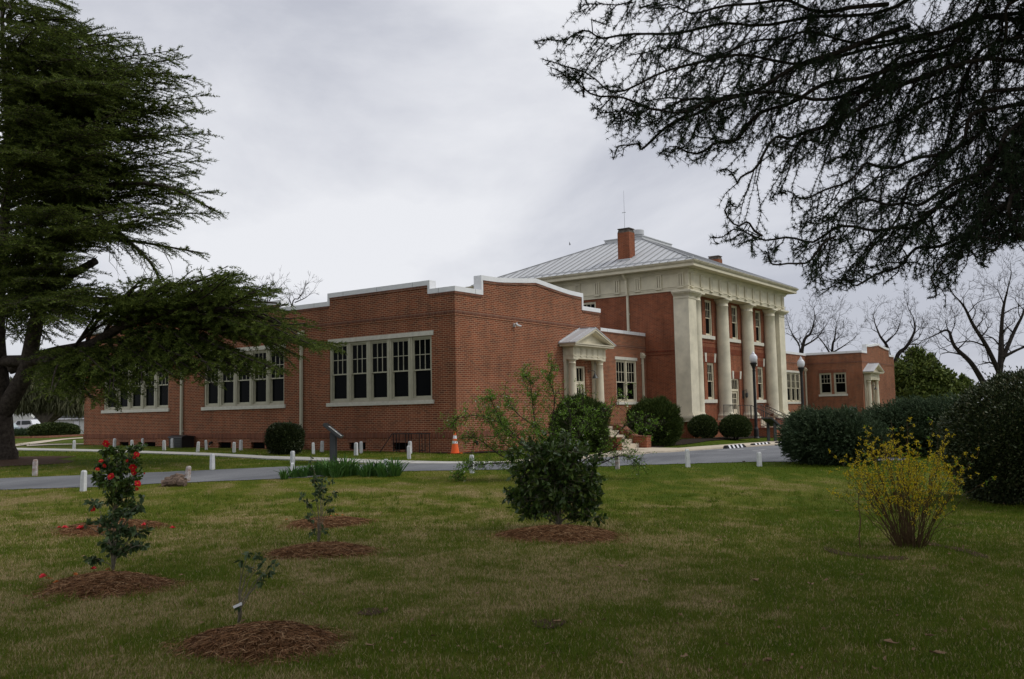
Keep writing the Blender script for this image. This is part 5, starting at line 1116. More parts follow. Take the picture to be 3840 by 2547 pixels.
# ------------------------------------------------------------------ shrubs as leaf clouds
def shrub(name, label, cat, c, rad, n, ll, lw, mat, base=None, up=.25, lump=.16, shell=.72, flat=-.9, trunk=True, core=True, seed=0, kind='leaf', outw=1.0, part='foliage', group=None, sq=2.0):
    c = np.array(c, float); rad = np.array(rad, float); bz = zgf(c[0], c[1]); t = thing(name, label, cat, (c[0], c[1], bz), 0, group)
    U = runit(int(n*1.5)); U = U[U[:, 2] > flat][:n]; n = len(U)
    if sq != 2.0: U = U/(np.abs(U)**sq).sum(1, keepdims=True)**(1/sq)
    k = 1+lump*2*(fbm(U[:, 0]*2.3+seed*7+20, U[:, 1]*2.3+U[:, 2]*1.9+seed*3+20, 3)-.5)+lump*.8*(fbm(U[:, 0]*8+seed+50, U[:, 2]*8+U[:, 1]*6+70, 2)-.5)
    r = k*(shell+(1-shell)*RNG.random(n)**.45)*np.where(RNG.random(n) < .06, RNG.uniform(1., 1.12, n), 1.); P = c+U*rad*r[:, None]; P[:, 2] = np.maximum(P[:, 2], zg(P[:, 0], P[:, 1])+.01)
    D = norm(U*rad)*outw+runit(n)*.8+np.array((0, 0, up)); f = leaves if kind == 'leaf' else tris
    V, F = f(P, D, RNG.uniform(.7, 1.2, n)*ll, lw); np_mesh(part, V, F, mat, t, attr=vary(n, 4 if kind == 'leaf' else 3))
    if core:
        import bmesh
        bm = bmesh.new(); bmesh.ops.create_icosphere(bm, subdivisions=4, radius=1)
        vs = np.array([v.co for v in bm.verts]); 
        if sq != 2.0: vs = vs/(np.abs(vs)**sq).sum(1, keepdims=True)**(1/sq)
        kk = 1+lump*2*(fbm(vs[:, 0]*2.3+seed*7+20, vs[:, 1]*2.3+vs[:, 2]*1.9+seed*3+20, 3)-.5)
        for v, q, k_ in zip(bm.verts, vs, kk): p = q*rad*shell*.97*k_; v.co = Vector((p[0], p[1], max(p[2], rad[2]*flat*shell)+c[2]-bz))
        me = bpy.data.meshes.new('inner_branches'); bm.to_mesh(me); bm.free(); me.materials.append(M['blockcore']); o = bpy.data.objects.new('inner_branches', me); COL.objects.link(o); o.parent = t  # added dark solid core, keeps light from passing through the leaf shell
    if trunk:
        mb = MB(); 
        for i in range(5):
            a = i*1.3; e = c+np.array((math.cos(a)*rad[0]*.4, math.sin(a)*rad[1]*.4, -rad[2]*.3)); mb.tube([(c[0]+.05*math.cos(a), c[1]+.05*math.sin(a), bz-.05), tuple((np.array((c[0], c[1], bz))+e)/2+np.array((0, 0, .05))), tuple(e)], [.05, .035, .02], 6)
        mb.build('stem', M['bark'], t)
    return t
M['blockcore'] = simple('light_block_fill', (.008, .012, .005), .95, .05, c2=(.02, .03, .01), nscale=18, bump=1., bscale=25)  # dark fill for the added shrub cores that block light
def place(px, py, w_): return at(px, py, w_)
def mpp(w_): return w_/FL
def bush(name, label, cat, px, py, rx, ry, w_, **k):
    c = place(px, py, w_); m = mpp(w_); return shrub(name, label, cat, c, (rx*m, rx*m, ry*m), **k)
bush('boxwood_shrub', 'round clipped boxwood in front of the first portico column, left one of two', 'shrub', 2637, 1602, 53, 44, 49.0, n=9000, ll=.075, lw=.05, mat=LM['box'], seed=1, lump=.12, shell=.86, flat=-.85)
bush('boxwood_shrub', 'round clipped boxwood just left of the nearer lamp post', 'shrub', 2758, 1602, 57, 45, 48.8, n=10000, ll=.075, lw=.05, mat=LM['box'], seed=2, lump=.12, shell=.86, flat=-.8)
bush('evergreen_shrub', 'large rounded evergreen bush right of the left porch steps', 'shrub', 2455, 1590, 92, 86, 41.0, n=26000, ll=.15, lw=.035, mat=LM['bush'], seed=3, lump=.3, shell=.76, up=.7, kind='tri', flat=-.97, sq=2.5)
bush('evergreen_shrub', 'large rounded evergreen bush in front of the left porch, behind the budding shrub', 'shrub', 2178, 1605, 96, 103, 31.5, n=24000, ll=.14, lw=.03, mat=LM['bush'], seed=4, lump=.3, shell=.76, up=.7, kind='tri', flat=-.97, sq=2.4)
bush('wall_shrub', 'dark squarish clipped shrub against the side wall beside the second downspout', 'shrub', 1068, 1646, 60, 56, 31.4, n=9000, ll=.07, lw=.04, mat=LM['dark'], seed=5, lump=.08, shell=.84, flat=-.97, sq=3.0)
bush('round_hedge', 'low wide dome shaped hedge beyond the far left corner of the building', 'hedge', 203, 1616, 80, 27, 68, n=16000, ll=.12, lw=.08, mat=LM['box'], seed=6, lump=.08, shell=.84, flat=-.9, sq=2.6)
bush('spiky_shrub', 'dark spiky low shrubs left of the dome shaped hedge', 'shrub', 70, 1630, 50, 14, 72, n=5000, ll=.30, lw=.05, mat=LM['jun'], seed=7, lump=.2, shell=.6, up=1.2, kind='tri', flat=-.6)
# far woody backdrop low plants behind left bed and right trees
def leafclumps(name, label, cls, w_, n, ll, lw, mat, part='crown', trunkpx=None, depth=1.0, hang=0, tr=.25, bark='bark'):
    """tree from leaf clumps: cls = [(px,py,rx,ry)]"""
    m = mpp(w_); g = at(trunkpx[0], trunkpx[1], w_); t = thing(name, label, 'tree', (g[0], g[1], g[2]))
    A = np.array([c[2]*c[3] for c in cls], float); A /= A.sum(); Ps = []; mb = MB()
    for c, a in zip(cls, A):
        k = int(n*a); U = runit(k); r = RNG.random(k)**.5; U = U*r[:, None]; rr = 1+.25*(fbm(U[:, 0]*4+c[0], U[:, 2]*4+c[1], 2)-.5)
        dz = RNG.uniform(-1, 1)*depth*c[2]*m*.6; C0 = at(c[0], c[1], w_+dz); Ps.append(C0+(U[:, :1]*rr[:, None]*c[2]*m)*np.array(_rt)+U[:, 1:2]*c[2]*m*depth*np.array((_fw[0], _fw[1], 0))+U[:, 2:3]*rr[:, None]*c[3]*m*np.array((0, 0, 1)))
        mb.tube([tuple(g+np.array((0, 0, .1))), tuple((g*.4+C0*.6)), tuple(C0)], [tr, tr*.45, tr*.12], 6)
    P = np.concatenate(Ps); n = len(P); D = runit(n)+np.array((0, 0, -2.5*hang+.3)); V, F = leaves(P, D, RNG.uniform(.6, 1.3, n)*ll, lw); np_mesh(part, V, F, mat, t, attr=vary(n, 4)); mb.build('trunk', M[bark], t); return t
leafclumps('broadleaf_tree', 'bushy green tree behind the right end of the building', [(3400, 1400, 50, 60), (3440, 1350, 42, 45), (3480, 1400, 60, 60), (3530, 1430, 55, 50), (3560, 1470, 60, 45), (3390, 1480, 50, 70), (3450, 1480, 70, 60), (3520, 1500, 80, 50), (3600, 1480, 40, 40), (3420, 1330, 18, 20), (3370, 1440, 26, 70), (3490, 1350, 20, 20), (3555, 1410, 22, 18)], 85, 17000, .42, .2, LM['tree'], trunkpx=(3470, 1600), depth=.8)
leafclumps('small_green_tree', 'small light green tree in the gap right of the bushy green tree', [(3625, 1440, 22, 20), (3640, 1470, 25, 22), (3600, 1480, 25, 22), (3620, 1500, 40, 22), (3608, 1420, 10, 12)], 95, 2200, .45, .2, LM['tree'], trunkpx=(3625, 1580), depth=.8)
leafclumps('weeping_tree', 'grey green weeping tree on several trunks beyond the far left corner', [(120, 1470, 70, 60), (200, 1440, 90, 80), (270, 1475, 60, 70), (80, 1500, 50, 40), (170, 1508, 80, 28), (250, 1506, 60, 26), (150, 1400, 80, 60), (240, 1390, 70, 60), (60, 1450, 50, 50), (300, 1510, 30, 40)], 76, 24000, .7, .09, LM['weep'], trunkpx=(172, 1592), depth=.8, hang=1., tr=.3, bark='barkpale')
leafclumps('distant_tree', 'dark rounded tree far behind the weeping tree at left', [(60, 1490, 60, 60), (-60, 1470, 90, 90), (130, 1510, 60, 40), (230, 1510, 60, 50), (300, 1490, 40, 50)], 185, 7000, 1.1, .5, LM['dark'], trunkpx=(60, 1610), depth=.5)
# ------------------------------------------------------------------ bare winter trees
def bare(name, label, base, top, w_, spread, seed, levels=6, r0=.28, lean=None, main=None, n0=4):
    rs = random.Random(seed); g = at(base[0], base[1], w_); t = thing(name, label, 'tree', tuple(g)); mb = MB(); m = mpp(w_); H = (base[1]-top)*m
    def grow(p, d, r, L_, lv):
        P = [p]; q = p; dd = d
        k = 3 if lv > 2 else 2
        for i in range(k):
            dd = dd+np.array([rs.gauss(0, .16) for _ in range(3)])*np.array((1, 1, .7)); dd[2] += .05; dd /= np.linalg.norm(dd); q = q+dd*L_/k; P.append(q)
        r2 = r*.62; mb.tube(P, [r+(r2-r)*i/k for i in range(k+1)], 6 if lv > 4 else (4 if lv > 2 else 3), cap=False)
        if lv == 0: return
        nch = 2 if rs.random() < .45 else 3
        for i in range(nch):
            a = rs.uniform(0, 6.283); perp = np.cross(dd, np.array((math.cos(a), math.sin(a), rs.uniform(-.3, .5)))); perp /= np.linalg.norm(perp)+1e-6
            nd = dd*rs.uniform(.6, 1.)+perp*rs.uniform(.35, .8)*spread; nd /= np.linalg.norm(nd); grow(q, nd, max(r2*rs.uniform(.6, .9), .009), L_*rs.uniform(.62, .86), lv-1)
        if lv > 1:
            for j in range(2):
                a = rs.uniform(0, 6.283); perp = np.array((math.cos(a), math.sin(a), rs.uniform(-.1, .6))); nd = dd*.4+perp*.8; nd /= np.linalg.norm(nd); grow(P[1], nd, max(r*.3, .008), L_*.5, max(0, lv-3))
    if main is None:
        grow(g, np.array(lean or (0, 0, 1.)), r0, H*.30, levels)
    else:
        for (pts, ra, rb, lv) in main:
            Q = catmull([at(x, y, w_+dz) for x, y, dz in pts], 5); n = len(Q); mb.tube(Q, [ra+(rb-ra)*i/(n-1) for i in range(n)], 7, cap=False)
            for i in range(int(n*.35), n, 2):
                f = (Q[min(i+1, n-1)]-Q[max(i-1, 0)]); f /= np.linalg.norm(f); a = rs.uniform(0, 6.28); nd = f*.5+np.array((math.cos(a), math.sin(a), rs.uniform(-.1, .8)))*.8; nd /= np.linalg.norm(nd); r_ = ra+(rb-ra)*i/(n-1); grow(Q[i], nd, max(r_*.45, .02), H*rs.uniform(.07, .13), lv)
            grow(Q[-1], (Q[-1]-Q[-2])/np.linalg.norm(Q[-1]-Q[-2]), rb, H*.12, lv)
    mb.build('branches', M['bark'], t); return t
bare('bare_tree', 'tall leafless tree with long curving limbs at the far right, above the large dark shrub', (3740, 1560), 1040, 78, 1, 3, r0=.4, main=[
 ([(3745, 1600, 0), (3735, 1480, 0), (3752, 1370, 0), (3755, 1260, .5), (3762, 1160, .8), (3780, 1080, .5)], .38, .06, 4),
 ([(3748, 1400, 0), (3700, 1300, -.5), (3650, 1220, -1), (3615, 1150, -1.5), (3580, 1110, -2)], .22, .05, 4),
 ([(3755, 1360, 0), (3800, 1250, 1), (3835, 1180, 1), (3860, 1100, 2)], .2, .05, 4),
 ([(3690, 1440, 2), (3640, 1360, 2), (3580, 1300, 2), (3555, 1240, 2), (3510, 1255, 2)], .26, .05, 4),
 ([(3760, 1340, 0), (3820, 1310, 0), (3900, 1280, 0)], .15, .05, 3), ([(3700, 1300, -.5), (3640, 1280, -.5), (3570, 1290, -1)], .08, .03, 3)])
bare('bare_tree', 'leafless tree with a forked crown right behind the right wing parapet', (3330, 1560), 1180, 88, 1, 5, main=[
 ([(3330, 1560, 0), (3360, 1350, 0), (3400, 1300, 0), (3430, 1240, 0), (3425, 1190, 0)], .26, .05, 4), ([(3345, 1420, 0), (3330, 1310, 0), (3300, 1260, 0), (3280, 1210, 1)], .2, .05, 4), ([(3380, 1320, 0), (3430, 1320, 1), (3460, 1300, 1)], .08, .03, 3), ([(3318, 1290, 0), (3350, 1260, -1), (3370, 1230, -1)], .07, .03, 3)])
bare('bare_tree', 'leafless tree behind the connecting wall right of the portico, left one of two', (2985, 1560), 1190, 92, 1, 8, main=[
 ([(2985, 1560, 0), (3010, 1300, 0), (3040, 1250, 0), (3055, 1200, 0)], .22, .05, 4), ([(2990, 1420, 0), (3000, 1310, 0), (2975, 1260, 1), (2965, 1240, 1)], .12, .04, 3), ([(3010, 1300, 0), (3060, 1270, 1), (3090, 1230, 1)], .1, .03, 4)])
bare('bare_tree', 'smaller leafless tree behind the right wing roof, right one of two', (3110, 1560), 1210, 96, 1, 9, main=[
 ([(3110, 1560, 0), (3120, 1320, 0), (3130, 1270, 0), (3135, 1225, 0)], .18, .04, 4), ([(3115, 1330, 0), (3090, 1290, 0), (3070, 1265, 1)], .1, .03, 3), ([(3118, 1325, 0), (3160, 1300, 0), (3195, 1275, 1)], .09, .03, 3)])
bare('bare_tree', 'small leafless treetop above the left wing parapet beside the cedar bough', (1010, 1400), 1070, 66, 1, 12, main=[([(1010, 1400, 0), (1008, 1150, 0), (1025, 1110, 0), (1032, 1080, 0)], .06, .02, 2), ([(1008, 1150, 0), (1000, 1110, 0)], .05, .02, 2)])
bare('bare_tree', 'small leafless treetop above the step in the left wing parapet', (1090, 1400), 1090, 66, 1, 13, main=[([(1090, 1400, 0), (1095, 1150, 0), (1120, 1120, 0), (1135, 1095, 0)], .06, .02, 2), ([(1095, 1150, 0), (1085, 1120, 0)], .05, .02, 2), ([(1105, 1135, 0), (1140, 1120, 0), (1155, 1110, 0)], .04, .02, 2)])
# ------------------------------------------------------------------ junipers
def juniper(label, cls, w_, base, n, ll=.26):
    m = mpp(w_); g = at(*base, w_); g[2] = zgf(g[0], g[1]); t = thing('juniper_shrub', label, 'shrub', tuple(g)); Ps = []; Ds = []; mb = MB()
    A = np.array([c[2]*c[3] for c in cls], float); A /= A.sum(); rt3 = np.array(_rt)
    for c, a in zip(cls, A):
        k = int(n*a/14); U = runit(k); r = .62+.38*RNG.random(k); dz = RNG.uniform(-.3, .5)*c[2]*m; C0 = at(c[0], c[1], w_+dz)
        rr = 1+.3*(fbm(U[:, 0]*3+c[0], U[:, 2]*3+c[1], 3)-.5)
        P = C0+(U[:, :1]*(rr*r)[:, None]*c[2]*m)*rt3+U[:, 1:2]*(r*rr)[:, None]*c[2]*m*.9*np.array((_fw[0], _fw[1], 0))+U[:, 2:3]*(r*rr)[:, None]*c[3]*m*np.array((0, 0, 1)); P[:, 2] = np.maximum(P[:, 2], zg(P[:, 0], P[:, 1])+.02)
        D = norm(U[:, :1]*rt3+U[:, 1:2]*np.array((_fw[0], _fw[1], 0))+np.array((0, 0, .45))-rt3*.45+U[:, 2:3]*np.array((0, 0, .7))+runit(k)*.3)
        L_ = RNG.uniform(.6, 1.4, (k, 1))*ll; tt = np.linspace(0, 1, 14)
        for q in tt: Ps.append(P+D*L_*q-np.array((0, 0, .12))*L_*q*q); Ds.append(norm(D+runit(k)*.75))
        mb.tube([tuple(g), tuple((g+C0)/2), tuple(C0)], [.06, .04, .02], 5)
        import bmesh
    P = np.concatenate(Ps); D = np.concatenate(Ds); n = len(P); V, F = tris(P, D, RNG.uniform(.05, .11, n), .028); np_mesh('foliage', V, F, LM['jun'], t, attr=vary(n, 3)); mb.build('stem', M['bark'], t)
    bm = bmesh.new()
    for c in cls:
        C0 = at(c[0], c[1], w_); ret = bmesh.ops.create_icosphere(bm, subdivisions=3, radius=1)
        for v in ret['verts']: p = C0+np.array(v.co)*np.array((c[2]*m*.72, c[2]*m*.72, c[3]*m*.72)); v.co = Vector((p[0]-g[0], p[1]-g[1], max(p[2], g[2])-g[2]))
    me = bpy.data.meshes.new('inner_branches'); bm.to_mesh(me); bm.free(); me.materials.append(M['blockcore']); o = bpy.data.objects.new('inner_branches', me); COL.objects.link(o); o.parent = t  # added dark cores here too, closing light gaps between the sprays
    return t
juniper('broad blue green juniper right of the parking bays, nearest to the road', [(3060, 1640, 100, 85), (3150, 1640, 110, 90), (3010, 1650, 60, 70), (3230, 1660, 90, 80), (3120, 1700, 120, 55), (3020, 1600, 50, 40)], 26, (3100, 1745), 90000)
juniper('tall feathery juniper behind the yellow flowering shrub', [(3330, 1585, 90, 60), (3420, 1565, 90, 60), (3520, 1568, 90, 60), (3380, 1630, 130, 80), (3500, 1620, 130, 90), (3600, 1560, 80, 60)], 29, (3440, 1730), 80000)
bush('yellow_green_shrub', 'small yellow green shrub at the foot of the farther lamp post', 'shrub', 3010, 1570, 42, 26, 44, n=4000, ll=.10, lw=.05, mat=LM['tree'], seed=9, lump=.2, shell=.6)
# big dark elaeagnus at the right edge
bush('dark_shrub', 'very large dark rounded shrub with dull speckled leaves at the right edge', 'shrub', 3905, 1655, 350, 262, 17.6, n=60000, ll=.062, lw=.032, mat=LM['elae'], seed=11, lump=.12, shell=.86, flat=-.92)
# ------------------------------------------------------------------ clustered small plants
def plant(name, label, cat, basepx, cls, n, ll, lw, mat, stem='stemgrey', r=.012, flowers=(), wd=None, droop=.3, kd=.9, group=None, stems=3, flr=.07):
    g, w_ = ground(*basepx); w_ = wd or w_; m = mpp(w_); t = thing(name, label, cat, tuple(g), 0, group); sk = Skel(); A = np.array([c[2]*c[3] for c in cls], float); A /= A.sum(); Ps = []; Ds = []
    fwh = np.array((_fw[0], _fw[1], 0)); rt3 = np.array(_rt)
    for c, a in zip(cls, A):
        k = max(3, int(n*a)); C0 = at(c[0], c[1], w_)+fwh*RNG.uniform(-.4, .4)*c[2]*m
        hh = C0[2]-g[2]; ax = g+np.array((0, 0, hh*RNG.uniform(.35, .6)))+(C0-g)*np.array((.12, .12, 0)); sk.path([g+RNG.normal(size=3)*np.array((r, r, 0)), g+(ax-g)*.5+RNG.normal(size=3)*.008, ax], r*.6, r*.45, 5); sk.path(bend_path(ax, C0, .02, .012, 6), r*.6, r*.3, 5)
        nt_ = max(2, k//6)
        for j in range(nt_):
            u = runit(1)[0]*RNG.uniform(.45, 1.); e = C0+rt3*u[0]*c[2]*m+fwh*u[1]*c[2]*m*kd+np.array((0, 0, u[2]*c[3]*m)); b = C0+(e-C0)*RNG.uniform(-.2, .2); sk.path(bend_path(b, e, .01, .006, 4), r*.35, r*.12, 3)
            kk = 6; tt = RNG.uniform(.3, 1.08, kk)[:, None]; Ps.append(b+(e-b)*tt); Ds.append(norm(norm((e-b)[None]*np.ones((kk, 1)))*.6+runit(kk)*.9+np.array((0, 0, -droop))))
    P = np.concatenate(Ps); D = np.concatenate(Ds); k = len(P); V, F = leaves(P, D, RNG.uniform(.65, 1.15, k)*ll, RNG.uniform(.8, 1.1, k)*lw, .1); np_mesh('leaf', V, F, mat, t, attr=vary(k, 4)); sk.mb.build('stem', M[stem], t)
    for (fx, fy, s) in flowers:
        C0 = at(fx, fy, w_-.28*random.random()); flower(t, C0, s*flr)
    return t
M['stamen'] = simple('yellow_stamens', (.6, .38, .04), .7, .1)
def flower(t, C0, R_, lay=None):
    Vs = []; Fs = []; b = 0; f = -np.array(_fw)+np.array((0, 0, random.uniform(-.1, .6)))+runit(1)[0]*.45; f /= np.linalg.norm(f); s = np.cross(f, (0, 0, 1)); s /= np.linalg.norm(s); u = np.cross(s, f)
    for ring_, (nn, rr, li) in enumerate(((6, 1., .10), (6, .78, .28), (5, .5, .5))):
        for i in range(nn):
            a = 2*math.pi*(i+.5*ring_)/nn+random.uniform(-.15, .15); d = s*math.cos(a)+u*math.sin(a); q = np.cross(f, d); wv = .42*R_*rr; k = rr*R_*random.uniform(.85, 1.1)
            Vs += [C0+f*R_*.05, C0+d*k*.35+q*wv*.75+f*R_*li*.5, C0+d*k*.85+q*wv*.8+f*R_*li, C0+d*k+f*R_*li*.8, C0+d*k*.85-q*wv*.8+f*R_*li, C0+d*k*.35-q*wv*.75+f*R_*li*.5]; Fs += [(b, b+1, b+2, b+3, b+4, b+5)]; b += 6
    o = np_mesh('flower', np.array(Vs), np.array(Fs), LM['red'], t, attr=np.repeat(RNG.uniform(0, 1, len(Fs)), 6))
    mb = MB(); mb.tube([C0+f*R_*.05, C0+f*R_*.38], [R_*.16, R_*.13], 7); mb.build('stamens', M['stamen'], o)
Z = lambda u, v: (200+u*.4464, 1550+v*.4464)
fl = [Z(445, 255)+(1.1,), Z(700, 345)+(.8,), Z(685, 368)+(.7,), Z(400, 402)+(.65,), Z(668, 452)+(1.0,), Z(675, 498)+(.9,), Z(485, 530)+(1.1,), Z(430, 440)+(.6,), Z(372, 470)+(.6,), Z(708, 592)+(1.,), Z(702, 636)+(.6,), Z(330, 800)+(.9,), Z(765, 505)+(.3,), Z(620, 400)+(.5,)]
plant('camellia_shrub', 'upright camellia with many open red blooms at left, behind the smaller one', 'shrub', (430, 1978), [(400, 1690, 24, 26), (445, 1700, 30, 26), (500, 1685, 26, 20), (530, 1668, 12, 14), (385, 1745, 34, 26), (430, 1760, 45, 32), (490, 1740, 38, 34), (510, 1790, 32, 26), (440, 1810, 55, 34), (470, 1840, 45, 32), (395, 1800, 34, 24), (430, 1870, 36, 26), (480, 1890, 30, 22), (355, 1790, 18, 14)], 2300, .088, .046, LM['cam'], flowers=fl, flr=.056)
plant('camellia_shrub', 'small camellia with dark leathery leaves on a bare stem in a straw mound, front left', 'shrub', (425, 2148), [(355, 1885, 32, 16), (470, 1925, 50, 20), (520, 1895, 24, 20), (540, 1865, 14, 8), (395, 1960, 42, 20), (440, 1990, 55, 24), (500, 2000, 45, 20), (530, 2045, 26, 12), (400, 2040, 44, 22), (440, 2065, 50, 22), (355, 2090, 34, 15), (320, 1970, 20, 10), (545, 1990, 18, 16), (480, 2045, 40, 20), (425, 1930, 20, 20)], 760, .082, .046, LM['camfront'], r=.009)
plant('camellia_shrub', 'thin young camellia with sparse leaves in the nearer centre left straw mound', 'shrub', (1195, 2038), [(1215, 1830, 30, 22), (1180, 1800, 16, 24), (1225, 1870, 18, 20), (1150, 1890, 24, 14), (1235, 1915, 24, 12), (1160, 1940, 18, 20), (1195, 1860, 20, 20), (1220, 1985, 18, 12), (1170, 1990, 14, 14), (1250, 1850, 14, 10), (1130, 1860, 14, 8)], 340, .066, .036, LM['camfront'], r=.008)
plant('camellia_shrub', 'thin young camellia rising above the iris bed from the farther straw mound', 'shrub', (1205, 1955), [(1170, 1750, 10, 22), (1165, 1720, 8, 10), (1180, 1775, 9, 14), (1210, 1800, 24, 12), (1240, 1810, 16, 10)], 110, .065, .032, LM['camfront'], r=.007)
plant('camellia_sapling', 'tiny tagged sapling with few leaves in the frontmost straw mound', 'shrub', (895, 2345), [(930, 2080, 12, 8), (970, 2085, 14, 10), (985, 2110, 12, 10), (1020, 2120, 14, 8), (905, 2100, 10, 10), (940, 2130, 16, 10), (985, 2150, 12, 10), (985, 2180, 12, 8), (890, 2270, 8, 10), (1010, 2140, 10, 14)], 96, .058, .028, LM['camfront'], r=.007, droop=.6)
g, w_ = ground(895, 2345); mb = MB(); c = at(888, 2272, w_-.03); mb.obox(c, np.array(_rt)*.028+np.array((0, 0, .012)), np.array((0, 0, .010))-np.array(_rt)*.004, np.array((_fw[0], _fw[1], 0))*.0015); mb.obox(c+np.array(_rt)*.033+np.array((0, 0, .014)), np.array(_rt)*.008, np.array((0, 0, .011)), np.array((_fw[0], _fw[1], 0))*.002); tag(mb.build('plant_tag', M['coping']), 'small grey and white tag tied to the tiny sapling in front', 'tag')
plant('camellia_shrub', 'dense rounded camellia of dark glossy leaves, centre of the lawn', 'shrub', (2095, 1985), [(2085, 1800, 165, 120), (2000, 1830, 95, 90), (2170, 1830, 95, 90), (2060, 1720, 100, 60), (2140, 1740, 85, 60), (2080, 1880, 160, 70), (1990, 1900, 60, 50), (2190, 1900, 60, 50), (2090, 1690, 60, 34), (1960, 1770, 60, 50), (2215, 1790, 45, 60), (2000, 1925, 60, 26), (2175, 1930, 70, 28), (1912, 1845, 22, 30), (2252, 1940, 25, 25), (1922, 1700, 32, 30), (2120, 1640, 32, 24), (2000, 1658, 38, 26), (2245, 1725, 26, 32), (2060, 1630, 20, 18), (2010, 1730, 70, 55), (2060, 1690, 90, 50), (2150, 1700, 80, 50), (1940, 1860, 50, 60), (2230, 1870, 45, 55)], 5600, .104, .056, LM['cam'], r=.016, kd=1.0)
# budding shrub
g, w_ = ground(2120, 1800); t = thing('budding_shrub', 'wide twiggy shrub with fresh green leaves and tiny white buds behind the dense camellia', 'shrub', tuple(g)); sk = Skel(); m = mpp(w_); LP = []
bm_ = [[(2120, 1800), (2080, 1720), (2020, 1640), (2000, 1540), (1990, 1450), (1960, 1400)], [(2120, 1800), (2090, 1700), (2070, 1600), (2080, 1500), (2060, 1420), (2070, 1375)], [(2110, 1790), (2030, 1710), (1940, 1640), (1880, 1590), (1800, 1560), (1720, 1570), (1690, 1600)], [(2110, 1790), (1990, 1720), (1900, 1670), (1850, 1600), (1830, 1560)], [(2130, 1790), (2200, 1720), (2290, 1690), (2350, 1640), (2390, 1610), (2440, 1615)], [(2130, 1790), (2250, 1740), (2320, 1710), (2370, 1720), (2400, 1745)],
 [(2120, 1790), (2150, 1680), (2200, 1600), (2260, 1550), (2350, 1490)], [(2120, 1790), (2160, 1650), (2190, 1560), (2180, 1480)], [(2100, 1790), (1950, 1740), (1820, 1740), (1740, 1760), (1715, 1795)], [(2110, 1790), (2000, 1700), (1900, 1620), (1850, 1520), (1840, 1500)], [(2115, 1790), (2130, 1680), (2140, 1560), (2100, 1480)], [(2130, 1790), (2260, 1690), (2340, 1600), (2400, 1580), (2460, 1600)], [(2100, 1790), (1900, 1720), (1800, 1650), (1750, 1640)], [(2120, 1790), (2050, 1640), (1950, 1560), (1900, 1500)]]
for P in bm_:
    dz = RNG.uniform(-.9, .9); n_ = len(P); Q = np.array(catmull([at(x, y, w_+dz*i/(n_-1)) for i, (x, y) in enumerate(P)], 6)); sk.path(Q, .020, .004, 6); n = len(Q)
    for i in range(int(n*.25), n):
        for k in range(3):
            f = Q[min(i+1, n-1)]-Q[i-1]; f /= np.linalg.norm(f); d = f*.6+runit(1)[0]*.9+np.array((0, 0, .15)); d /= np.linalg.norm(d); L_ = RNG.uniform(.12, .5); e = Q[i]+d*L_; bp = bend_path(Q[i], e, .03, .03, 4); sk.path(bp, .006, .002, 3); LP += [bp[1], bp[2], bp[3]]
            for j in range(2): d2 = d*.5+runit(1)[0]; d2 /= np.linalg.norm(d2); b = bp[1+j]; e2 = b+d2*RNG.uniform(.06, .2); sk.path([b, e2], .003, .0015, 3); LP += [e2, (b+e2)/2]
LP = np.array(LP); keep = RNG.random(len(LP)) < (.50+.60*(fbm(LP[:, 0]*2.1, LP[:, 1]*2.1+LP[:, 2]*2.1) > .5)); keep &= (RNG.random(len(LP)) < .4) | ((LP-g)@CR < -.35); LP = LP[keep]; k = 6; P = np.repeat(LP, k, 0)+RNG.normal(size=(len(LP)*k, 3))*.022; V, F = leaves(P, runit(len(P))+np.array((0, 0, .4)), RNG.uniform(.025, .055, len(P)), .024); np_mesh('leaf', V, F, LM['bud'], t, attr=vary(len(P), 4)); print('bud leaves', len(P))
sel = LP[RNG.random(len(LP)) < .07]; V, F = leaves(np.repeat(sel, 3, 0), runit(len(sel)*3), .03, .024); np_mesh('white_bud', V, F, leaf_mat('white_blossom', (.55, .5, .42), (.75, .72, .68), .6, .1), t, attr=vary(len(sel)*3, 4))
sk.mb.build('stem', M['bark'], t)
# forsythia
g, w_ = ground(3412, 2052); t = thing('forsythia_shrub', 'vase shaped shrub of tan canes covered in yellow flowers at right', 'shrub', tuple(g)); sk = Skel(); FP = []; LPf = []; m = mpp(w_)
for i in range(98):
    a = RNG.uniform(0, 2*math.pi); rr = RNG.random()**.6; H = RNG.uniform(.55, 1.)*1.78*(1-.30*rr**3); out_ = rr*RNG.uniform(.75, 1.05)*.74; d = np.array((math.cos(a), math.sin(a), 0)); b = g+d*rr*.19
    P = [b, b+d*out_*.30+np.array((0, 0, H*.35)), b+d*out_*.72+np.array((0, 0, H*.70)), b+d*out_+np.array((0, 0, H*(1.-.12*rr)))]; Q = np.array(catmull(P, 5))+np.r_[np.zeros((1, 3)), RNG.normal(size=(15, 3))*.008]; sk.path(Q, .0060, .0018, 4)
    for j in range(6, 16):
        if RNG.random() < .72: FP.append(Q[j]+RNG.normal(size=3)*.01)
        if j > 5 and RNG.random() < .6:
            d2 = runit(1)[0]*.8+np.array((0, 0, .7))+d*.3; e = Q[j]+d2/np.linalg.norm(d2)*RNG.uniform(.05, .22); sk.path([Q[j], e], .003, .0015, 3); FP += [e, (e+Q[j])/2]; 
            if RNG.random() < .3: LPf.append(e)
for i in range(7):
    a = RNG.uniform(0, 6.28); d = np.array((math.cos(a), math.sin(a), .45)); d /= np.linalg.norm(d); sk.path(bend_path(g, g+d*RNG.uniform(.6, 1.), .06, .01, 5), .005, .002, 3)
e0 = ground(3226, 2062)[0]; sk.path(bend_path(e0, at(3220, 1850, w_), .0, .01, 5), .009, .006, 4)
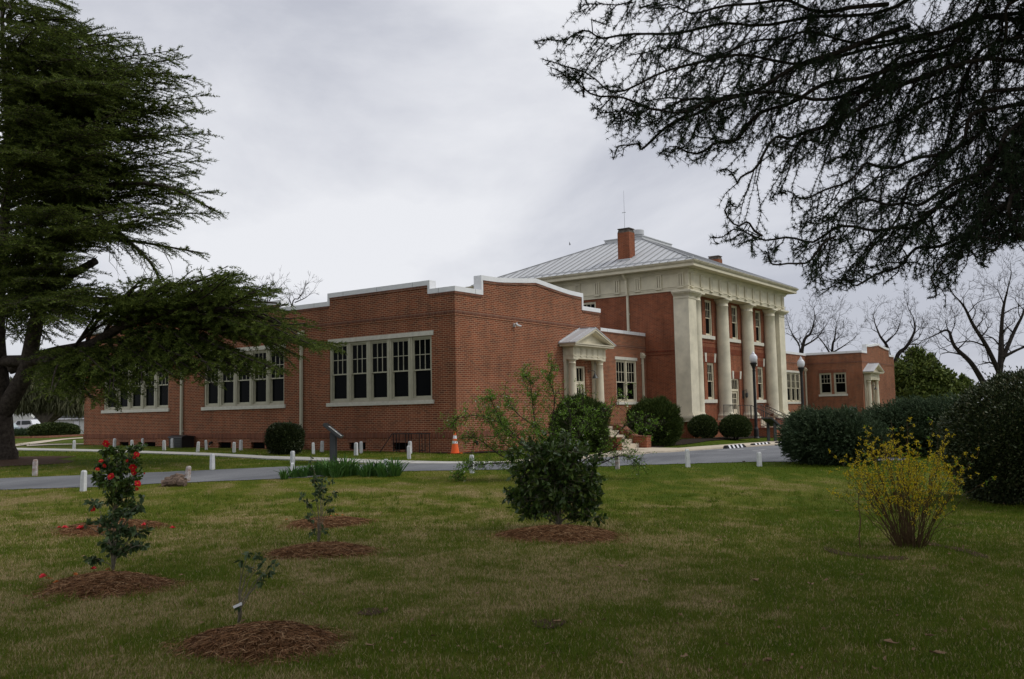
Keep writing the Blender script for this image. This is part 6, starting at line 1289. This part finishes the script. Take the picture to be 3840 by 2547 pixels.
FP = np.array(FP); FP = FP[RNG.random(len(FP)) < .16+.52*np.clip((FP[:, 2]-g[2]-.15)/.9, 0, 1)]; k = 8; P = np.repeat(FP, k, 0)+RNG.normal(size=(len(FP)*k, 3))*.010; V, F = leaves(P, runit(len(P))+np.array((0, 0, -.2)), RNG.uniform(.016, .036, len(P)), .013); np_mesh('flower', V, F, LM['for'], t, attr=vary(len(P), 4)); print('forsythia', len(P))
if LPf: LPf = np.repeat(np.array(LPf), 3, 0); V, F = leaves(LPf, runit(len(LPf)), .045, .018); np_mesh('leaf', V, F, LM['bud'], t, attr=vary(len(LPf), 4))
for i in range(22): a = i*.97; r = RNG.uniform(.02, .11); sk.path([g+np.array((r*math.cos(a), r*math.sin(a), -.03)), g+np.array((r*1.15*math.cos(a), r*1.15*math.sin(a), RNG.uniform(.05, .14)))], .012, .009, 5)
sk.mb.build('stem', M['forstem'], t)
# iris clumps
def iris(px, py, label, n=70, s=1.):
    g, w_ = ground(px, py); t = thing('iris_clump', label, 'iris', tuple(g), 0, 'iris clumps in the bed by the road'); Vs = []
    for i in range(n):
        a = RNG.uniform(0, 6.28); r = RNG.uniform(0, .15)*s; b = g+np.array((r*math.cos(a), r*math.sin(a), 0)); d = np.array((math.cos(a+RNG.normal()*.4), math.sin(a+RNG.normal()*.4), 0)); L_ = RNG.uniform(.16, .50)*s; lean_ = RNG.uniform(.05, 1.0); sd = np.array((-d[1], d[0], 0))*.017
        if RNG.random() < .5: sd = np.array((_rt[0], _rt[1], 0))*.017
        p1 = b+d*L_*lean_*.4+np.array((0, 0, L_*.6)); p2 = b+d*L_*lean_+np.array((0, 0, L_*(1-.25*lean_))); Vs += [b-sd, b+sd, p1+sd, p1-sd, p1-sd, p1+sd, p2+sd*.1, p2-sd*.1]
    V = np.array(Vs); np_mesh('blade', V, np.arange(len(V)).reshape(-1, 4), LM['iris'], t, attr=vary(n, 8))
for q in ((1066, 1798, 'low iris clump at the far left end of the bed, by the white post', 50, .6), (1100, 1792, 'iris clump at the foot of the white post left of the sign', 60, .75), (1135, 1790, 'iris clump just left of the thin camellia top', 60, .7), (1160, 1785, 'iris clump behind the thin camellia top', 60, .8), (1190, 1783, 'iris clump right of the thin camellia top', 60, .85), (1228, 1785, 'tall iris clump in front of the sign legs', 80, 1.1), (1262, 1790, 'iris clump in front of the pale topped stump', 80, 1.), (1295, 1786, 'tallest iris clump, right of the pale topped stump', 90, 1.25), (1325, 1783, 'iris clump on the right slope of the main patch', 70, .9), (1372, 1788, 'iris clump left of the white post in the bed, beside bare red soil', 70, .9), (1408, 1784, 'iris clump close left of the white post in the bed', 80, 1.05), (1435, 1788, 'iris clump at the foot of the white post in the bed', 60, .9), (1478, 1785, 'iris clump right of the white post, at the right end of the bed', 90, 1.1)):
    iris(q[0], q[1], q[2], q[3], q[4])
# ------------------------------------------------------------------ pine straw mounds
MND = []
def mound(px, py, rx, h, label, n=2600, ry=None, extra=()):
    g, w_ = ground(px, py); m = mpp(w_); r = rx*m; t = thing('pine_straw_mound', label, 'mulch mound', tuple(g)); MND.append((g[0], g[1], r*.97)); mb = MB(); ns, nr = 40, 8; ph = RNG.uniform(0, 6)
    def rad(a): return 1+.10*math.sin(2*a+ph)+.08*math.sin(3*a+2*ph)+.05*math.sin(7*a)
    def hz(q): return h*(1-q**2.2)*(1 if q < 1 else 0)
    vs = [(g[0], g[1], zgf(g[0], g[1])+h)]
    for j in range(1, nr+1):
        for i in range(ns):
            a = 2*math.pi*i/ns; q = j/nr; x = g[0]+r*rad(a)*q*math.cos(a); y = g[1]+r*rad(a)*q*math.sin(a); vs.append((x, y, zgf(x, y)+hz(q)+random.uniform(-.006, .008)-(.03 if j == nr else 0)))
    fs = [(0, 1+i, 1+(i+1) % ns) for i in range(ns)]+[(1+(j-1)*ns+i, 1+j*ns+i, 1+j*ns+(i+1) % ns, 1+(j-1)*ns+(i+1) % ns) for j in range(1, nr) for i in range(ns)]; mb.add(vs, fs); mb.build('mound_base', M['strawbase'], t, smooth=True)
    q = np.sqrt(RNG.random(n))*1.04; q = np.where(RNG.random(n) < .12, RNG.uniform(1., 1.28, n), q); a = RNG.uniform(0, 2*math.pi, n); rr = np.array([rad(x) for x in a])*r*q; X = g[0]+rr*np.cos(a); Y = g[1]+rr*np.sin(a); Z_ = zg(X, Y)+h*np.clip(1-q**2.2, 0, 1)+RNG.uniform(.0, .02, n)
    th = RNG.uniform(0, 2*math.pi, n); L_ = RNG.uniform(.06, .16, n)[:, None]; d = np.stack([np.cos(th), np.sin(th), RNG.normal(size=n)*.16], 1); rad3 = np.stack([np.cos(a), np.sin(a), np.zeros(n)], 1); d[:, 2] -= (d*rad3).sum(1)*h/r*1.3*q
    sd = np.stack([-np.sin(th), np.cos(th), np.zeros(n)], 1)*.0016+np.array((0, 0, .0012)); C0 = np.stack([X, Y, Z_], 1); bow = np.array((0, 0, 1))*L_*.10
    V = np.stack([C0-d*L_*.5-sd-bow, C0-d*L_*.5+sd-bow, C0+sd, C0-sd, C0-sd, C0+sd, C0+d*L_*.5+sd-bow, C0+d*L_*.5-sd-bow], 1).reshape(-1, 3); np_mesh('pine_straw', V, np.arange(len(V)).reshape(-1, 4), LM['straw'], t, attr=vary(n, 8)); return t
mound(985, 2418, 262, .13, 'wide reddish pine straw mound around the tiny tagged sapling, front centre left', 7000)
mound(398, 2200, 232, .11, 'pine straw mound with fallen petals under the small front left camellia', 6500)
mound(1208, 2072, 178, .10, 'pine straw mound under the thin camellia, the nearer one of two', 5000)
mound(1228, 1965, 150, .09, 'pine straw mound with orange leaves on it, the farther one of two', 4000)
mound(2105, 2012, 210, .13, 'broad pine straw mound under the dense centre camellia', 6500)
mound(412, 1985, 185, .12, 'pine straw mound with fallen red blooms behind the front left camellia', 4500)
# ------------------------------------------------------------------ fallen leaves and blooms
def fallen(name, px, py, s, label, cat, mat, group=None, red=False):
    g, w_ = ground(px, py); x, y = g[0], g[1]; z = g[2]
    for mx_, my_, mr_ in MND:
        q = math.hypot(x-mx_, y-my_)/mr_
        if q < 1: z += .10*(1-q**2.2)
    n = 9; P = []; ph = random.uniform(0, 6); mb = MB()
    for i in range(n): a = 2*math.pi*i/n; r = s*(.55+.45*abs(math.cos(a*1.5+ph)))*(1 if red else random.uniform(.7, 1.1)); P.append((r*math.cos(a), r*.7*math.sin(a), .012+random.uniform(0, .35)*s))
    mb.add([(0, 0, .008)]+P, [(0, 1+i, 1+(i+1) % n) for i in range(n)])
    if red:
        P2 = [(p[0]*.6, p[1]*.6, p[2]+.25*s) for p in P]; mb.add([(0, 0, .02)]+P2, [(0, 1+i, 1+(i+1) % n) for i in range(n)])
    o = mb.build(name, mat); o.location = (x, y, z+.025); o.rotation_euler = (0, 0, random.uniform(0, 6)); tag(o, label, cat, group); return o
redM = simple('fallen_red_petal', (.62, .03, .04), .6, .2, c2=(.75, .07, .10), nscale=30); orM = simple('faded_orange_petal', (.42, .12, .03), .7, .1, c2=(.5, .17, .05), nscale=20)
for px, py, s, lb in ((540, 1988, .055, 'pinkish red fallen bloom lying right of the back left straw mound'), (303, 2003, .07, 'largest fallen red bloom, left front of the back left mound'), (243, 1996, .05, 'dull red fallen bloom left of the back left mound'), (222, 1988, .035, 'small pink fallen petal at the far left of the back left mound'), (457, 1962, .05, 'red fallen bloom on top of the back left mound'), (360, 1994, .035, 'small red petal on the back left mound edge'), (160, 2178, .05, 'red fallen bloom at the left edge of the front left mound'), (352, 2146, .045, 'red brown petal on top of the front left mound'), (648, 1990, .05, 'bright red fallen bloom on the grass right of the back left camellia')):
    fallen('fallen_bloom', px, py, s*1.3, lb, 'fallen bloom', redM, 'fallen camellia blooms', True)
for px, py, s, lb in ((182, 2185, .05, 'faded orange petal left on the front left mound'), (282, 2170, .05, 'orange brown bloom on the upper left of the front left mound'), (405, 2150, .045, 'orange petal by the stem on the front left mound'), (210, 2216, .04, 'dull orange petal at the lower left of the front left mound'), (428, 1972, .05, 'orange faded bloom by the back left camellia stem')):
    fallen('fallen_bloom', px, py, s, lb, 'fallen bloom', orM, 'fallen camellia blooms', True)
for px, py, s, lb in ((1285, 1962, .04, 'orange leaf at the right on the farther straw mound'), (1262, 1955, .045, 'orange leaf near the top of the farther straw mound'), (1240, 1950, .04, 'orange leaf just right of the thin camellia stem on the farther mound'), (1190, 1944, .035, 'orange leaf left of the thin stem on the farther mound'), (1075, 1957, .04, 'orange leaf at the left tip of the farther straw mound')):
    fallen('fallen_leaf', px, py, s, lb, 'fallen leaf', orM, 'orange leaves on the farther mound')
for px, py, s, lb in ((2830, 2192, .075, 'largest pale curled leaf on the lawn at right of centre'), (3043, 2205, .06, 'curled pale brown leaf right of the largest one'), (2330, 2137, .06, 'reddish brown leaf standing up in the turf right of centre'), (2420, 2190, .05, 'tan leaf left of the largest pale leaf'), (3100, 2190, .04, 'small tan leaf between the curled pale leaf and the yellow shrub'), (3340, 2430, .06, 'brown leaf standing on edge near the lower right'), (3490, 2403, .05, 'brown leaf in the lower right, highest of the three there'), (3520, 2472, .07, 'flat tan leaf nearest the lower right corner'),
 (2700, 2037, .05, 'brown leaf on the lawn halfway between centre mound and yellow shrub'), (2930, 1980, .04, 'small brown leaf left of the yellow shrub canes'), (1240, 2110, .05, 'pale leaf at the front edge of the nearer thin camellia mound'), (1560, 1985, .04, 'brown leaf between the thin camellia mounds and the centre mound'), (2250, 2140, .05, 'dull brown leaf in the turf below the centre mound'), (1790, 2240, .04, 'brown leaf in tan turf right of the front mound'), (1430, 1930, .035, 'small brown leaf right of the farther thin camellia mound'), (3140, 1925, .05, 'brown leaf at the left side of the yellow shrub'),
 (2500, 1920, .04, 'small leaf on the grass right of the dense camellia'), (640, 2090, .04, 'brown leaf on the grass right of the small front camellia'), (1000, 2100, .03, 'tiny brown leaf above the tagged sapling'), (2880, 2500, .05, 'brown leaf near the bottom edge right of centre'), (3080, 1880, .04, 'small leaf on the lawn before the junipers'), (2660, 1885, .04, 'small leaf on the lawn below the portico'), (1560, 1790, .06, 'tan leaf on the road edge right of the iris bed'), (2790, 1737, .09, 'reddish lump of dead leaf at the road edge left of a grey post'), (1390, 2440, .05, 'brown leaf right of the frontmost straw mound'), (2090, 2350, .05, 'brown leaf on dry turf in the centre foreground'), (3230, 2170, .04, 'small tan leaf below the yellow shrub'), (2700, 2275, .035, 'tiny leaf below the largest pale leaf'), (720, 1745, .06, 'tan leaf on the grass beyond the road above the log'), (3560, 2090, .04, 'small leaf right of the yellow shrub base')):
    fallen('fallen_leaf', px, py, s, lb, 'fallen leaf', LM['dry'], 'dry brown leaves scattered on the lawn')
def wrap_litter():
    n = 900; W = 4.8+RNG.random(n)**1.3*17; U = RNG.uniform(-.58, .58, n)*W; X = CP[0]+math.sin(YAW)*W+math.cos(YAW)*U; Y = CP[1]+math.cos(YAW)*W-math.sin(YAW)*U; k = fbm(X*.8+3, Y*.8, 3) > .46; X, Y = X[k], Y[k]; n = len(X)
    P = np.stack([X, Y, zg(X, Y)+.03], 1); D = runit(n)*np.array((1, 1, .35)); V, F = leaves(P, D, RNG.uniform(.018, .055, n), .022, .2)
    tag(np_mesh('leaf_litter', V, F, LM['dry']), 'scattered small brown leaf bits and twigs in the turf', 'leaf litter', kind='stuff')
wrap_litter()
M['bare'] = simple('dark_winter_bark', (.022, .018, .016), .95, .05, c2=(.045, .038, .033), nscale=4)
for o in bpy.data.objects:
    if o.name.startswith('branches'): o.data.materials[0] = M['bare']
# ------------------------------------------------------------------ grass blades
def in_poly(X, Y, P):
    P = np.array(P); r = np.zeros(len(X), bool); j = len(P)-1
    for i in range(len(P)):
        xi, yi, xj, yj = P[i, 0], P[i, 1], P[j, 0], P[j, 1]; c = ((yi > Y) != (yj > Y)) & (X < (xj-xi)*(Y-yi)/(yj-yi+1e-12)+xi); r ^= c; j = i
    return r
polys = [near+far[::-1], walkA+walkB[::-1], kA+kB[::-1], [(6.95, -1.6), (6.95, -5), (9.6, -5), (9.4, -1.6)]]
def blades(n, w0, w1, hl, hw, seed, tuft=False, pw=1.4, vs=None):
    rg = np.random.default_rng(seed); u = rg.random(n); e = 2-pw; W = (w0**e+u*(w1**e-w0**e))**(1/e); U = rg.uniform(-.64, .74, n)*W
    X = CP[0]+math.sin(YAW)*W+math.cos(YAW)*U; Y = CP[1]+math.cos(YAW)*W-math.sin(YAW)*U; ok = np.ones(n, bool)
    if tuft:
        k = 16; c = np.repeat(np.arange(n//k), k)[:n]; c = np.pad(c, (0, n-len(c))); X = X[c]+rg.normal(size=n)*.05; Y = Y[c]+rg.normal(size=n)*.05; W = W[c]
        ok &= tanness(X, Y) < .75
    for mx_, my_, mr_ in MND: ok &= (np.hypot(X-mx_, Y-my_) > mr_*(.92 if not tuft else 1.0)) | ((rg.random(n) < .10) & (np.hypot(X-mx_, Y-my_) > mr_*.72))
    for P in polys: ok &= ~in_poly(X, Y, P)
    ok &= ~((X > -.05) & (X < RE) & (Y > -.05) & (Y < YL)); ok &= ~((X > 0) & (X < 9.9) & (Y > -1.2)); 
    ok &= ~((X > 9.9) & (X < 29) & (Y > -1.4)); ok &= np.hypot(X-g0[0], Y-g0[1]) > 2.2
    X, Y, W = X[ok], Y[ok], W[ok]; n = len(X); T = tanness(X, Y); Z_ = zg(X, Y)
    v = np.clip(T*.85+(fbm(X*7, Y*7, 2)-.5)*1.0+rg.normal(size=n)*.26+.04, 0, 1)
    if vs is not None: v = np.clip(vs+rg.normal(size=n)*.08, 0, 1)
    if tuft: v = np.clip(rg.normal(size=n)*.12+.15, 0, .5)
    sc = np.clip(W/9, 1, 3.2)**.75; Hh = rg.uniform(.5, 1.25, n)*hl*np.where(v > .7, .8, 1.)*(sc**.5); th = rg.uniform(0, 2*math.pi, n); ln = rg.uniform(.1, 1.0, n)
    d = np.stack([np.cos(th)*ln, np.sin(th)*ln, np.ones(n)], 1); d /= np.linalg.norm(d, axis=1, keepdims=True); B_ = np.stack([X, Y, Z_-.004], 1); a2 = rg.uniform(0, 2*math.pi, n); S = np.stack([np.cos(a2), np.sin(a2), np.zeros(n)], 1)*(hw*sc)[:, None]/2; tip = B_+d*Hh[:, None]; tip[:, 2] -= (ln*Hh*.15)
    V = np.stack([B_-S, B_+S, tip], 1).reshape(-1, 3); return V, np.repeat(v, 3)
V1, a1 = blades(430000, 4.6, 17, .040, .0066, 5); V2, a2 = blades(170000, 16, 36, .036, .007, 6, pw=1.0); V3, a3 = blades(66000, 5, 20, .095, .0065, 8, True); V4, a4 = blades(9000, 30, 75, .06, .02, 9, pw=.6)
V5, a5 = blades(60000, 4.6, 15, .050, .0095, 10, vs=.97); V6, a6 = blades(45000, 4.6, 15, .052, .0095, 11, vs=.12); V = np.concatenate([V1, V2, V3, V4, V5, V6]); print('grass', len(V)//3)
tag(np_mesh('grass', V, np.arange(len(V)).reshape(-1, 3), LM['grass'], attr=np.concatenate([a1, a2, a3, a4, a5, a6])), 'short patchy lawn grass, part green and part straw coloured', 'grass', kind='stuff')
